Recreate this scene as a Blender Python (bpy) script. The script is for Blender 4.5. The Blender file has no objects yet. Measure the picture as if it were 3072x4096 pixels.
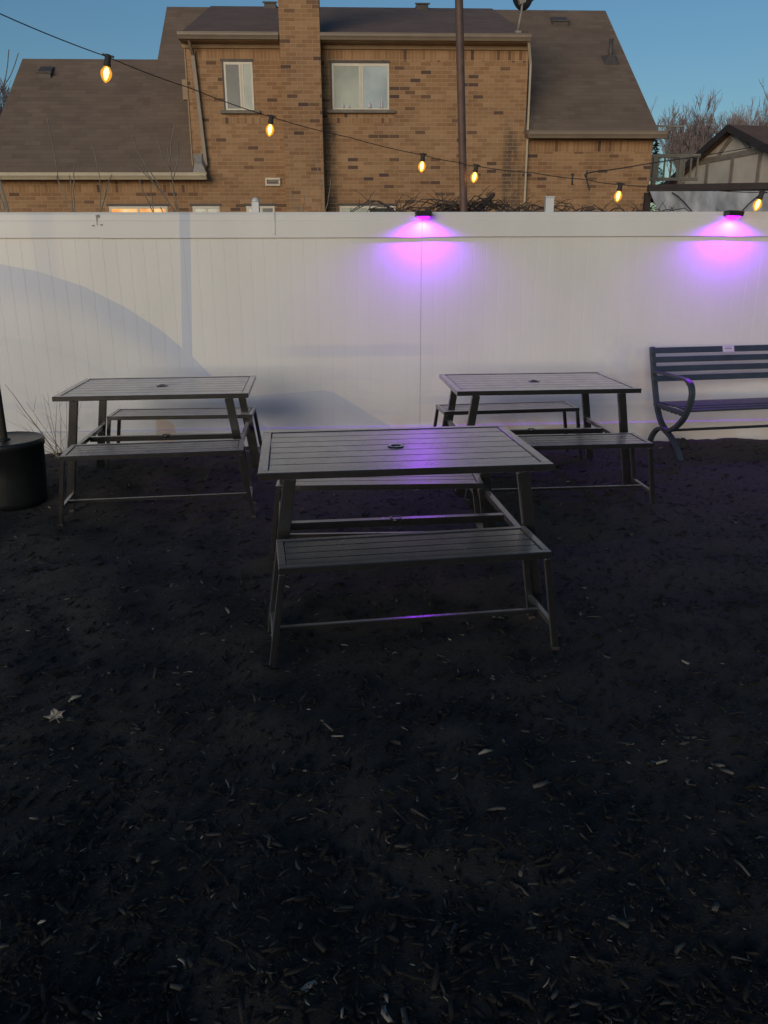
import bpy, math, random
import numpy as np
from mathutils import Vector, Matrix
random.seed(7); rng = np.random.default_rng(11)
SC = bpy.context.scene; COL = SC.collection
PI = math.pi

# ------------------------------------------------------------------ camera model (solved from the photo)
FPX, PITCH, ROLL, CAMH = 3216.0, 0.3041, 0.0046, 1.597     # focal in px of a 3072x4096 frame
CAM = np.array([0, 0, CAMH])
def ray(u, v):
    X = (u-1536)/FPX; Y = (2048-v)/FPX
    c, s = math.cos(ROLL), math.sin(ROLL)
    a = X*c+Y*s; b = -X*s+Y*c
    return np.array([a, math.cos(PITCH)+b*math.sin(PITCH), -math.sin(PITCH)+b*math.cos(PITCH)])
def on_plane(u, v, y0, yaw, dep=0.0):
    """local (along, height) of a photo point on a vertical plane through (0,y0) turned by yaw, dep metres behind it"""
    d = ray(u, v); n = np.array([-math.sin(yaw), math.cos(yaw), 0]); o = np.array([0, y0, 0])+n*dep
    t = (n@(o-CAM))/(n@d); P = CAM+t*d; q = P-o
    return q[0]*math.cos(yaw)+q[1]*math.sin(yaw), P[2]
def at_y(u, v, y):
    d = ray(u, v); P = CAM+d*(y/d[1]); return Vector(P)
def at_z(u, v, z=0.0):
    d = ray(u, v); P = CAM+d*((z-CAMH)/d[2]); return Vector(P)

# ------------------------------------------------------------------ mesh helpers
class MB:
    def __init__(s): s.v = []; s.f = []
    def add(s, vs, fs):
        n = len(s.v); s.v += [tuple(p) for p in vs]; s.f += [tuple(i+n for i in f) for f in fs]; return s
    def hexa(s, p):   # 8 points: bottom 4 ccw, top 4 ccw
        return s.add(p, [(3,2,1,0),(4,5,6,7),(0,1,5,4),(1,2,6,5),(2,3,7,6),(3,0,4,7)])
    def box(s, x0, x1, y0, y1, z0, z1):
        return s.hexa([(x0,y0,z0),(x1,y0,z0),(x1,y1,z0),(x0,y1,z0),(x0,y0,z1),(x1,y0,z1),(x1,y1,z1),(x0,y1,z1)])
    def bar(s, a, b, w, t, up=(0,0,1)):
        """rectangular bar from a to b, w wide across, t along 'up'"""
        a = Vector(a); b = Vector(b); d = (b-a).normalized(); up = Vector(up)
        side = d.cross(up)
        if side.length < 1e-4: side = d.cross(Vector((1,0,0)))
        side.normalize(); u2 = side.cross(d).normalized()
        A = side*w/2; B = u2*t/2
        return s.hexa([a-A-B, a+A-B, b+A-B, b-A-B, a-A+B, a+A+B, b+A+B, b-A+B])
    def strip(s, pts, w, t, side):
        """bar of rectangular section following pts; side = fixed width direction"""
        pts = [Vector(p) for p in pts]; side = Vector(side).normalized(); n = len(pts); vs = []
        for i, p in enumerate(pts):
            d = (pts[min(i+1,n-1)]-pts[max(i-1,0)]).normalized(); nn = d.cross(side).normalized()
            vs += [p-side*w/2-nn*t/2, p+side*w/2-nn*t/2, p+side*w/2+nn*t/2, p-side*w/2+nn*t/2]
        fs = [(3,2,1,0)]
        for i in range(n-1):
            b = 4*i
            for k in range(4): fs.append((b+k, b+(k+1)%4, b+4+(k+1)%4, b+4+k))
        b = 4*(n-1); fs.append((b,b+1,b+2,b+3))
        return s.add(vs, fs)
    def tube(s, pts, r, n=6, cap=True):
        pts = [Vector(p) for p in pts]; m = len(pts); vs = []; fs = []
        rs = r if isinstance(r, (list, tuple)) else [r]*m
        ref = None
        for i, p in enumerate(pts):
            d = pts[min(i+1,m-1)]-pts[max(i-1,0)]
            d = d.normalized() if d.length > 1e-9 else Vector((0,0,1))
            if ref is None: ref = d.orthogonal().normalized()
            ref = (ref-d*ref.dot(d))
            ref = ref.normalized() if ref.length > 1e-6 else d.orthogonal().normalized()
            b2 = d.cross(ref)
            for k in range(n):
                a = 2*PI*k/n; vs.append(p+(ref*math.cos(a)+b2*math.sin(a))*rs[i])
        for i in range(m-1):
            for k in range(n):
                fs.append((i*n+k, i*n+(k+1)%n, (i+1)*n+(k+1)%n, (i+1)*n+k))
        if cap: fs.append(tuple(range(n-1,-1,-1))); fs.append(tuple((m-1)*n+k for k in range(n)))
        return s.add(vs, fs)
    def lathe(s, prof, n=24, c=(0,0,0)):
        vs = []; fs = []; m = len(prof)
        for r, z in prof:
            for k in range(n):
                a = 2*PI*k/n; vs.append((c[0]+r*math.cos(a), c[1]+r*math.sin(a), c[2]+z))
        for i in range(m-1):
            for k in range(n): fs.append((i*n+k, i*n+(k+1)%n, (i+1)*n+(k+1)%n, (i+1)*n+k))
        fs.append(tuple(range(n-1,-1,-1))); fs.append(tuple((m-1)*n+k for k in range(n)))
        return s.add(vs, fs)
    def prism(s, poly, y0, y1):
        """polygon of (x,z) swept from y0 to y1"""
        n = len(poly); vs = [(x,y0,z) for x,z in poly]+[(x,y1,z) for x,z in poly]
        fs = [tuple(range(n)), tuple(range(2*n-1,n-1,-1))]+[(i+n, (i+1)%n+n, (i+1)%n, i) for i in range(n)]
        return s.add(vs, fs)
    def sweepx(s, poly, x0, x1):
        """polygon of (y,z) swept along x"""
        n = len(poly); vs = [(x0,y,z) for y,z in poly]+[(x1,y,z) for y,z in poly]
        fs = [tuple(range(n-1,-1,-1)), tuple(range(n,2*n))]+[(i, (i+1)%n, (i+1)%n+n, i+n) for i in range(n)]
        return s.add(vs, fs)
    def build(s, name, m, parent=None, smooth=False, bevel=0.0, loc=None):
        me = bpy.data.meshes.new(name); me.from_pydata(s.v, [], s.f); me.update()
        if bevel or True:
            import bmesh
            bm = bmesh.new(); bm.from_mesh(me); bmesh.ops.recalc_face_normals(bm, faces=bm.faces[:]); bm.to_mesh(me); bm.free()
        if smooth: me.polygons.foreach_set('use_smooth', [True]*len(me.polygons))
        me.materials.append(m)
        o = bpy.data.objects.new(name, me); COL.objects.link(o)
        if parent: o.parent = parent
        if loc: o.location = loc
        if bevel:
            b = o.modifiers.new('edge','BEVEL'); b.width = bevel; b.segments = 2; b.limit_method = 'ANGLE'; b.angle_limit = math.radians(40)
        return o
def tag(o, label=None, cat=None, group=None, kind=None):
    if label: o['label'] = label
    if cat: o['category'] = cat
    if group: o['group'] = group
    if kind: o['kind'] = kind
    return o
def thing(name, label, cat, loc=(0,0,0), rz=0.0, group=None):
    o = bpy.data.objects.new(name, None); COL.objects.link(o); o.empty_display_size = .1
    o.location = loc; o.rotation_euler = (0,0,rz); return tag(o, label, cat, group)
def copy_tree(o, parent=None):
    c = o.copy(); COL.objects.link(c)
    if parent: c.parent = parent
    for ch in list(o.children): copy_tree(ch, c)
    return c

# ------------------------------------------------------------------ material helpers
class NT:
    def __init__(s, name):
        s.m = bpy.data.materials.new(name); s.m.use_nodes = True; s.t = s.m.node_tree
        s.b = s.t.nodes['Principled BSDF']; s.out = s.t.nodes['Material Output']
    def n(s, typ, **kw):
        x = s.t.nodes.new(typ)
        for k, v in kw.items(): setattr(x, k, v)
        return x
    def link(s, a, b): s.t.links.new(a, b)
    def put(s, sock, val):
        if hasattr(val, 'is_output') or isinstance(val, bpy.types.NodeSocket): s.link(val, sock)
        else: sock.default_value = val
    def math(s, op, a, b=0.0, c=0.0, clamp=False):
        x = s.n('ShaderNodeMath', operation=op, use_clamp=clamp)
        s.put(x.inputs[0], a); s.put(x.inputs[1], b)
        if op in ('MULTIPLY_ADD',): s.put(x.inputs[2], c)
        return x.outputs[0]
    def step(s, x, a, b):
        """smooth 0->1 between a and b"""
        q = s.n('ShaderNodeMapRange', interpolation_type='SMOOTHSTEP'); s.put(q.inputs['Value'], x)
        q.inputs['From Min'].default_value = a; q.inputs['From Max'].default_value = b
        return q.outputs[0]
    def ramp(s, x, stops, interp='LINEAR'):
        r = s.n('ShaderNodeValToRGB'); cr = r.color_ramp; cr.interpolation = interp
        while len(cr.elements) < len(stops): cr.elements.new(0.5)
        for e, (p, c) in zip(cr.elements, stops):
            e.position = p; e.color = (*c, 1) if not isinstance(c, float) else (c, c, c, 1)
        s.put(r.inputs[0], x); return r.outputs[0]
    def noise(s, vec, scale, detail=3.0, rough=0.5):
        x = s.n('ShaderNodeTexNoise'); x.inputs['Scale'].default_value = scale; x.inputs['Detail'].default_value = detail
        x.inputs['Roughness'].default_value = rough
        if vec is not None: s.link(vec, x.inputs['Vector'])
        return x.outputs['Fac']
    def mix(s, f, a, b, mode='MIX'):
        x = s.n('ShaderNodeMix', data_type='RGBA', blend_type=mode)
        s.put(x.inputs[0], f)
        for sk, v in ((x.inputs[6], a), (x.inputs[7], b)):
            if isinstance(v, tuple): sk.default_value = (*v[:3], 1)
            else: s.link(v, sk)
        return x.outputs[2]
    def obj(s): return s.n('ShaderNodeTexCoord').outputs['Object']
    def xyz(s, vec):
        x = s.n('ShaderNodeSeparateXYZ'); s.link(vec, x.inputs[0]); return x.outputs
    def vec(s, x, y, z):
        c = s.n('ShaderNodeCombineXYZ'); s.put(c.inputs[0], x); s.put(c.inputs[1], y); s.put(c.inputs[2], z); return c.outputs[0]
    def scaled(s, vec, sc):
        x = s.n('ShaderNodeVectorMath', operation='MULTIPLY'); s.link(vec, x.inputs[0]); x.inputs[1].default_value = sc; return x.outputs[0]
    def bump(s, h, strength=.3, dist=.01):
        x = s.n('ShaderNodeBump'); x.inputs['Strength'].default_value = strength; x.inputs['Distance'].default_value = dist
        s.link(h, x.inputs['Height']); s.link(x.outputs[0], s.b.inputs['Normal'])
    def base(s, c): s.put(s.b.inputs['Base Color'], (*c, 1) if isinstance(c, tuple) else c)
    def set(s, **kw):
        for k, v in kw.items(): s.b.inputs[k.replace('_', ' ')].default_value = v
        return s
def plain(name, c, rough=.6, var=.25, scale=6.0, metal=0.0, ior=1.5, bump=0.0, bscale=60):
    t = NT(name); o = t.obj()
    f = t.noise(o, scale, 5, .6)
    lo = tuple(x*(1-var) for x in c); hi = tuple(min(1, x*(1+var)) for x in c)
    t.base(t.ramp(f, [(.3, lo), (.7, hi)]))
    r2 = t.noise(o, scale*3.1, 3)
    rr = t.n('ShaderNodeMapRange'); t.link(r2, rr.inputs[0]); rr.inputs[3].default_value = rough*.85; rr.inputs[4].default_value = min(1, rough*1.15)
    t.link(rr.outputs[0], t.b.inputs['Roughness'])
    t.set(Metallic=metal, IOR=ior)
    if bump: t.bump(t.noise(o, bscale, 4), bump, .004)
    return t.m
M = {}
M['charcoal'] = plain('charcoal_powder_coat', (.0125,.0123,.0135), .235, .25, 5, ior=1.7, bump=.02, bscale=40)
def dusty(m, lo, hi, rough):
    t = m.node_tree; p = [q for q in t.nodes if q.type == 'BSDF_PRINCIPLED'][0]
    oi = t.nodes.new('ShaderNodeObjectInfo'); tc = t.nodes.new('ShaderNodeTexCoord'); ad = t.nodes.new('ShaderNodeVectorMath'); ad.operation = 'ADD'
    sc_ = t.nodes.new('ShaderNodeMath'); sc_.operation = 'MULTIPLY'; sc_.inputs[1].default_value = 37.0; t.links.new(oi.outputs['Random'], sc_.inputs[0])
    t.links.new(tc.outputs['Object'], ad.inputs[0]); t.links.new(sc_.outputs[0], ad.inputs[1])
    nz = t.nodes.new('ShaderNodeTexNoise'); nz.inputs['Scale'].default_value = 7.0; nz.inputs['Detail'].default_value = 6; nz.inputs['Roughness'].default_value = .65; t.links.new(ad.outputs[0], nz.inputs['Vector'])
    mr = t.nodes.new('ShaderNodeMapRange'); mr.inputs[1].default_value = .3; mr.inputs[2].default_value = .7; mr.inputs[3].default_value = lo; mr.inputs[4].default_value = hi
    t.links.new(nz.outputs['Fac'], mr.inputs[0]); t.links.new(mr.outputs[0], p.inputs['Sheen Weight']); p.inputs['Sheen Roughness'].default_value = rough; p.inputs['Sheen Tint'].default_value = (.96,.95,1,1)
dusty(M['charcoal'], .27, .44, .35)   # thin uneven dust on the powder coat
M['slate_paint'] = plain('slate_blue_paint', (.034,.046,.054), .42, .2, 8, ior=1.5)
M['dark_iron'] = plain('dark_iron', (.020,.024,.028), .38, .3, 10)
M['black_plastic'] = plain('black_plastic', (.015,.014,.017), .4, .2, 10)
M['drum'] = plain('weathered_dark_plastic', (.010,.012,.012), .40, .35, 7, bump=.2)
M['pole_brown'] = plain('rusty_brown_pole_paint', (.115,.068,.052), .6, .35, 9)
M['pole_dark'] = plain('dark_pole_paint', (.05,.047,.042), .6, .3, 9)
M['cable'] = plain('dark_brown_rubber', (.036,.029,.026), .7, .2, 12)
M['white_vinyl'] = plain('white_vinyl', (.62,.64,.64), .4, .05, 6)
M['gutter'] = plain('beige_aluminium', (.235,.185,.135), .45, .12, 2.5)
M['gutter_bright'] = plain('cream_fascia_paint', (.47,.40,.28), .5, .15, 2.5)
M['fascia'] = plain('tan_wood_trim', (.34,.235,.14), .7, .15, 3)
M['win_frame'] = plain('cream_window_frame', (.66,.60,.48), .45, .08, 5)
M['sill'] = plain('grey_stone_sill', (.19,.165,.13), .8, .2, 8, bump=.2)
M['vent_metal'] = plain('brown_vent_metal', (.085,.07,.062), .6, .2, 8)
M['grey_metal'] = plain('weathered_grey_metal', (.26,.235,.21), .5, .25, 12)
M['black_dish'] = plain('dark_dish_paint', (.016,.02,.03), .5, .2, 5)
M['stone'] = plain('dark_stone', (.02,.02,.02), .85, .4, 20, bump=.5, bscale=30)
M['twig'] = plain('twig_bark', (.075,.06,.052), .85, .3, 20)
M['sapling'] = plain('grey_sapling_bark', (.27,.23,.175), .85, .25, 9)
M['cane'] = plain('dead_cane_bark', (.05,.038,.035), .85, .35, 14)
M['straw'] = plain('dry_straw', (.20,.165,.11), .8, .35, 14)
M['bark_far'] = plain('bare_tree_bark', (.23,.185,.18), .9, .25, 3)
M['needles'] = plain('evergreen_needles', (.035,.055,.03), .8, .5, 6)
M['stucco'] = plain('cream_stucco', (.62,.54,.44), .9, .12, 1.2, bump=.3, bscale=25)
M['timber'] = plain('grey_brown_timber', (.26,.22,.18), .8, .25, 3)
M['dark_timber'] = plain('dark_timber', (.040,.030,.030), .8, .25, 3)
M['rail_wood'] = plain('weathered_rail_wood', (.20,.185,.15), .8, .2, 4)
M['leaf'] = plain('dry_maple_leaf', (.40,.31,.21), .7, .2, 40)
M['plaque'] = plain('pale_plaque', (.55,.52,.58), .4, .06, 40)
M['ink'] = plain('grey_engraving', (.12,.10,.14), .6, .1, 40)

def brick_material(name, bw=.2135, bh=.0735, mort=.010, vertical=False, tone=1.0, stains=()):
    """brick courses computed per brick in wall coordinates (x along, z up)"""
    t = NT(name); x, y, z = t.xyz(t.obj())
    # on side faces run the courses along y
    geo = t.n('ShaderNodeTexCoord').outputs['Normal']; nx = t.xyz(geo)[0]
    side = t.math('GREATER_THAN', t.math('ABSOLUTE', nx), .5)
    u = t.math('ADD', t.math('MULTIPLY', x, t.math('SUBTRACT', 1.0, side)), t.math('MULTIPLY', y, side)); w = z
    u = t.math('ADD', u, 40.0)
    if vertical: u, w = t.math('ADD', w, 3.0), u
    row = t.math('FLOOR', t.math('DIVIDE', w, bh))
    odd = t.math('MODULO', row, 2.0)
    uu = t.math('DIVIDE', t.math('ADD', u, t.math('MULTIPLY', odd, 0.0 if vertical else bw/2)), bw)
    col = t.math('FLOOR', uu)
    fu = t.math('MULTIPLY', t.math('FRACT', uu), bw); fw = t.math('MULTIPLY', t.math('FRACT', t.math('DIVIDE', w, bh)), bh)
    du = t.math('MINIMUM', fu, t.math('SUBTRACT', bw, fu)); dw = t.math('MINIMUM', fw, t.math('SUBTRACT', bh, fw))
    edge = t.math('MINIMUM', du, dw)
    mm = t.math('SUBTRACT', 1.0, t.step(edge, mort*.25, mort*.75))
    wn = t.n('ShaderNodeTexWhiteNoise', noise_dimensions='2D'); t.link(t.vec(col, row, 0.0), wn.inputs['Vector'])
    r1 = wn.outputs['Value']
    wn2 = t.n('ShaderNodeTexWhiteNoise', noise_dimensions='2D'); t.link(t.vec(t.math('ADD', col, 77.3), row, 0.0), wn2.inputs['Vector'])
    cl = t.noise(t.vec(t.math('MULTIPLY', col, .34), t.math('MULTIPLY', row, .8), 0.0), 1.0, 2)
    dark = t.math('GREATER_THAN', t.math('ADD', t.math('MULTIPLY', r1, .62), t.math('MULTIPLY', cl, 0.75)), .975)
    k = tone
    light = t.ramp(wn2.outputs['Value'], [(0, (.235*k,.130*k,.064*k)), (.35, (.272*k,.157*k,.077*k)), (.7, (.30*k,.177*k,.090*k)), (1, (.335*k,.203*k,.108*k))])
    dk = t.ramp(wn2.outputs['Value'], [(0, (.10,.062,.05)), (.45, (.16,.09,.055)), (1, (.23,.125,.066))])
    c = t.mix(dark, light, dk)
    grime = t.noise(t.obj(), .8, 4, .6)
    c = t.mix(t.step(grime, .38, .72), c, t.mix(1.0, c, (.80,.76,.74), 'MULTIPLY'))
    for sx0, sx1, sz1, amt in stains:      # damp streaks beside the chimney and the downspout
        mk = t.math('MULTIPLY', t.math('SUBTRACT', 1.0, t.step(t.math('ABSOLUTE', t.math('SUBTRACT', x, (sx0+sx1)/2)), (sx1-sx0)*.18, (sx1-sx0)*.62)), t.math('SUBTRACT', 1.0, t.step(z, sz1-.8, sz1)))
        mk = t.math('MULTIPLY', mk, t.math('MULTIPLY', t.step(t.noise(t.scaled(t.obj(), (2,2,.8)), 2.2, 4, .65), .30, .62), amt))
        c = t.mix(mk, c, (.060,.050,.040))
    fine = t.noise(t.obj(), 45, 3)
    c = t.mix(t.math('MULTIPLY', fine, .35), c, t.mix(1.0, c, (.6,.58,.55), 'MULTIPLY'))
    c = t.mix(t.math('MULTIPLY', mm, .6), c, (.36*k,.25*k,.15*k))
    t.base(c); t.set(Roughness=.9)
    t.bump(t.math('ADD', t.math('MULTIPLY', mm, -1.0), t.math('MULTIPLY', fine, .3)), .35, .008)
    return t.m
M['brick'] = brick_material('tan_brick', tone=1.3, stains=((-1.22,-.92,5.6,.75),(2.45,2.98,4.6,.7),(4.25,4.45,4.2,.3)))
M['soldier'] = brick_material('soldier_course_brick', bw=.21, bh=.075, vertical=True, tone=1.3)
M['brick_chimney'] = brick_material('chimney_brick', tone=1.3)
def roof_material(name, c0, c1):
    t = NT(name); o = t.obj(); x, y, z = t.xyz(o)
    row = t.math('FLOOR', t.math('DIVIDE', z, .095)); uu = t.math('DIVIDE', t.math('ADD', x, t.math('MULTIPLY', row, .137)), .30)
    wn = t.n('ShaderNodeTexWhiteNoise', noise_dimensions='2D'); t.link(t.vec(t.math('FLOOR', uu), row, 0.0), wn.inputs['Vector'])
    f = t.math('ADD', t.math('MULTIPLY', wn.outputs['Value'], .28), t.math('MULTIPLY', t.noise(o, .9, 5, .6), .75))
    c = t.ramp(f, [(.25, c0), (.8, c1)])
    fr = t.math('FRACT', t.math('DIVIDE', z, .095))
    c = t.mix(t.math('MULTIPLY', t.step(fr, .22, .0), .2), c, (.02,.016,.014))
    gr = t.noise(o, 90, 2); c = t.mix(t.math('MULTIPLY', gr, .4), c, t.mix(1.0, c, (.6,.6,.6), 'MULTIPLY'))
    t.base(c); t.set(Roughness=.95); t.bump(t.math('ADD', fr, gr), .25, .01); return t.m
M['roof'] = roof_material('brown_asphalt_shingle', (.158,.112,.080), (.245,.177,.128))
M['roof_dark'] = roof_material('dark_brown_shingle', (.150,.098,.076), (.215,.143,.112))
M['roof_far'] = roof_material('rust_brown_shingle', (.15,.085,.06), (.20,.115,.08))

def emit_mat(name, c, s, extra=None):
    t = NT(name); t.base((c[0]*.3, c[1]*.3, c[2]*.3)); t.b.inputs['Emission Color'].default_value = (*c, 1); t.b.inputs['Emission Strength'].default_value = s
    return t.m
M['filament'] = emit_mat('glowing_filament', (1,.62,.18), 14.0)
M['lit_lens'] = emit_mat('violet_lamp_lens', (.34,.004,1.0), 16.0)
def lit_window():
    t = NT('lit_window_glow'); o = t.obj(); x, y, z = t.xyz(o)
    f = t.noise(t.scaled(o, (1.2,1,1.5)), 3, 3)
    c = t.ramp(f, [(.35, (.85,.30,.06)), (.5, (1,.52,.16)), (.68, (1,.70,.36))])
    t.base((.05,.03,.02)); t.link(c, t.b.inputs['Emission Color']); t.b.inputs['Emission Strength'].default_value = .85; return t.m
M['lit_window'] = lit_window()
def bulb_glass():
    t = NT('amber_bulb_glass'); tr = t.n('ShaderNodeBsdfTransparent'); tr.inputs[0].default_value = (1,.80,.45,1)
    em = t.n('ShaderNodeEmission'); em.inputs[0].default_value = (1,.42,.03,1); em.inputs[1].default_value = 1.5
    gl = t.n('ShaderNodeBsdfGlossy'); gl.inputs['Roughness'].default_value = .08
    a = t.n('ShaderNodeMixShader'); a.inputs[0].default_value = .34; t.link(tr.outputs[0], a.inputs[1]); t.link(em.outputs[0], a.inputs[2])
    b = t.n('ShaderNodeMixShader'); b.inputs[0].default_value = .05; t.link(a.outputs[0], b.inputs[1]); t.link(gl.outputs[0], b.inputs[2])
    t.link(b.outputs[0], t.out.inputs[0]); return t.m
M['bulb_glass'] = bulb_glass()
def glass_dark(name, c, rough=.06, spec=1.5):
    t = NT(name); o = t.obj(); f = t.noise(o, 1.6, 3)
    t.base(t.ramp(f, [(.3, tuple(q*.75 for q in c)), (.7, tuple(q*1.2 for q in c))])); t.set(Roughness=rough, IOR=1.5)
    t.bump(t.noise(o, 2.2, 2), .05, .03); return t.m
M['pane_pale_reflection'] = glass_dark('pane_painted_pale_reflection', (.47,.49,.40))  # pale greenish reflection painted into the pane's base colour
M['pane_blue'] = glass_dark('pane_painted_blue_grey_reflection', (.45,.51,.50))  # the paired pane: its reflection is likewise put into the base colour
M['pane_screen'] = glass_dark('pane_behind_insect_screen', (.15,.15,.135), .35)
M['pane_black'] = glass_dark('dark_window_pane', (.02,.02,.022))

def fence_material(name, seed=0.0):
    """white vinyl with the ghost of an older painted mural (hills, a post, orange low down) under a thin white coat"""
    t = NT(name); o = t.obj(); s, d, z = t.xyz(o)
    wob = t.math('MULTIPLY', t.math('SUBTRACT', t.noise(o, 5, 3), .5), .03)
    zz = t.math('ADD', z, wob); ss = t.math('ADD', s, wob)
    base = t.ramp(t.noise(t.scaled(o, (1,1,.5)), 1.7, 4), [(.3, (.66,.655,.63)), (.7, (.73,.725,.70))])
    # big hill, left
    pts = [(-5.2,1.66),(-3.6,1.62),(-3.146,1.575),(-2.853,1.518),(-2.504,1.397),(-2.174,1.223),(-1.9,1.035),(-1.664,.823),(-1.526,.671),(-1.2,.33),(-.95,.08),(-.8,-.2)]
    lo, hi = -5.2, -.8
    f = t.ramp(t.math('DIVIDE', t.math('SUBTRACT', s, lo), hi-lo), [((p[0]-lo)/(hi-lo), max(0.0, (p[1]+.2)/2.0)) for p in pts])
    hz = t.math('SUBTRACT', t.math('MULTIPLY', f, 2.0), .2)
    below = t.math('SUBTRACT', hz, z)
    hill = t.math('MULTIPLY', t.step(below, -.006, .008), t.math('SUBTRACT', 1.0, t.math('MULTIPLY', t.step(below, .08, .42), .72)))
    hill = t.math('MULTIPLY', hill, t.math('SUBTRACT', 1.0, t.step(s, -.95, -.75)))
    arc = t.math('SUBTRACT', t.math('SUBTRACT', .99, t.math('MULTIPLY', t.math('POWER', t.math('MAXIMUM', t.math('ADD', ss, 3.3), 0.0), 2.0), .36)), zz)
    arc = t.math('MULTIPLY', t.math('MULTIPLY', t.step(arc, -.03, .012), t.math('SUBTRACT', 1.0, t.step(arc, .03, .16))), t.math('MULTIPLY', t.math('SUBTRACT', 1.0, t.step(s, -2.3, -1.9)), .42))
    # vertical post
    bc = t.math('ADD', s, t.math('ADD', 1.623, t.math('MULTIPLY', t.math('SUBTRACT', 1.953, z), .06)))
    post = t.math('MULTIPLY', t.math('SUBTRACT', 1.0, t.step(t.math('ABSOLUTE', bc), .038, .046)), t.step(z, .74, .80))
    # second faint post far left
    post2 = t.math('MULTIPLY', t.math('SUBTRACT', 1.0, t.step(t.math('ABSOLUTE', t.math('ADD', ss, 2.78)), .06, .13)), t.math('MULTIPLY', t.step(z, 1.2, 1.45), .35))
    # low hill, middle
    lh0, lh1 = -1.7, .12
    lf = t.ramp(t.math('DIVIDE', t.math('SUBTRACT', s, lh0), lh1-lh0), [(0, .40), (.3, .46), (.645, .50), (.70, .475), (1, .13)])
    lb = t.math('SUBTRACT', lf, z)
    low = t.math('MULTIPLY', t.math('MULTIPLY', t.step(lb, -.004, .006), t.math('SUBTRACT', 1.0, t.math('MULTIPLY', t.step(lb, .05, .25), .45))), t.math('MULTIPLY', t.step(s, -1.9, -1.2), t.math('MULTIPLY', t.math('SUBTRACT', 1.0, t.step(s, .06, .1)), .72)))
    # brushed horizontal bands
    nb = t.noise(t.scaled(o, (1.0,1,5.0)), 2.4, 4, .6)
    band = t.math('MULTIPLY', t.step(nb, .5, .68), t.math('MULTIPLY', t.step(t.math('ABSOLUTE', t.math('SUBTRACT', zz, .42)), .38, .1), .30))
    mid = t.math('MULTIPLY', t.math('SUBTRACT', 1.0, t.step(t.math('ABSOLUTE', t.math('SUBTRACT', zz, .84)), .03, .07)), t.math('MULTIPLY', t.step(s, -1.2, -.5), t.math('MULTIPLY', t.math('SUBTRACT', 1.0, t.step(s, .1, .7)), .45)))
    lowband = t.math('MULTIPLY', t.math('SUBTRACT', 1.0, t.step(t.math('ABSOLUTE', t.math('SUBTRACT', zz, .40)), .02, .05)), t.math('MULTIPLY', t.math('ADD', t.step(s, .2, .6), t.math('SUBTRACT', 1.0, t.step(s, -2.6, -2.3))), .5))
    ck = t.n('ShaderNodeTexVoronoi', feature='F1', distance='CHEBYCHEV'); ck.inputs['Scale'].default_value = 9; t.link(o, ck.inputs['Vector'])
    dabs = t.math('MULTIPLY', t.math('MULTIPLY', t.step(ck.outputs['Distance'], .75, .2), t.step(t.math('ABSOLUTE', t.math('SUBTRACT', s, 2.25)), .55, .1)), t.math('MULTIPLY', t.step(t.math('ABSOLUTE', t.math('SUBTRACT', z, .74)), .26, .08), .40))
    blue = t.math('MAXIMUM', t.math('MAXIMUM', hill, post), t.math('MAXIMUM', low, t.math('MAXIMUM', band, t.math('MAXIMUM', mid, t.math('MAXIMUM', lowband, t.math('MAXIMUM', arc, t.math('MAXIMUM', post2, dabs)))))))
    c = t.mix(t.math('MULTIPLY', blue, .85), base, t.mix(1.0, base, (.70,.77,.96), 'MULTIPLY'))
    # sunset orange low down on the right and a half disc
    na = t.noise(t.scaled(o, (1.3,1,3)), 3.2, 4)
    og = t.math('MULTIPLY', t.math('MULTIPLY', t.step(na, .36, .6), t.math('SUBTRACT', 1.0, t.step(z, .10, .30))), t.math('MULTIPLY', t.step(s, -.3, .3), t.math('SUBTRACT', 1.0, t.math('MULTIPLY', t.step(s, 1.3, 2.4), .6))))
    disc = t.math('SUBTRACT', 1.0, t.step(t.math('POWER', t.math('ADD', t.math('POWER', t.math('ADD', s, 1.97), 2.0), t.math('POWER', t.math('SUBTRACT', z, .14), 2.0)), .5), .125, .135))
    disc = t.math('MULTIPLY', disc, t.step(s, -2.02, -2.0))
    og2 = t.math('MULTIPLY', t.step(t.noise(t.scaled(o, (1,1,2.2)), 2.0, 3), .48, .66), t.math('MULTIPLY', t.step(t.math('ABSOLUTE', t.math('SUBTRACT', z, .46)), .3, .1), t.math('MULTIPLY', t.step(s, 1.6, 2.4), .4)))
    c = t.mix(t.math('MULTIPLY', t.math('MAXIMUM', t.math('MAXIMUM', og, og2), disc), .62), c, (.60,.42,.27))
    # grime: drips and smudges
    dr = t.noise(t.scaled(o, (42,1,1.1)), 1.0, 3, .6); dm = t.math('MULTIPLY', t.step(dr, .66, .80), t.step(t.noise(o, 1.1, 2), .45, .62))
    sm = t.step(t.noise(o, 7.5, 3, .55), .70, .80)
    c = t.mix(t.math('MULTIPLY', t.math('MAXIMUM', dm, sm), .22), c, (.32,.31,.31))
    t.base(c); t.set(IOR=1.46)
    t.b.inputs['Roughness'].default_value = .38
    t.bump(t.noise(t.scaled(o, (8,1,2)), 3, 3), .03, .01)
    return t.m
M['fence'] = fence_material('painted_over_white_vinyl')

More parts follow.
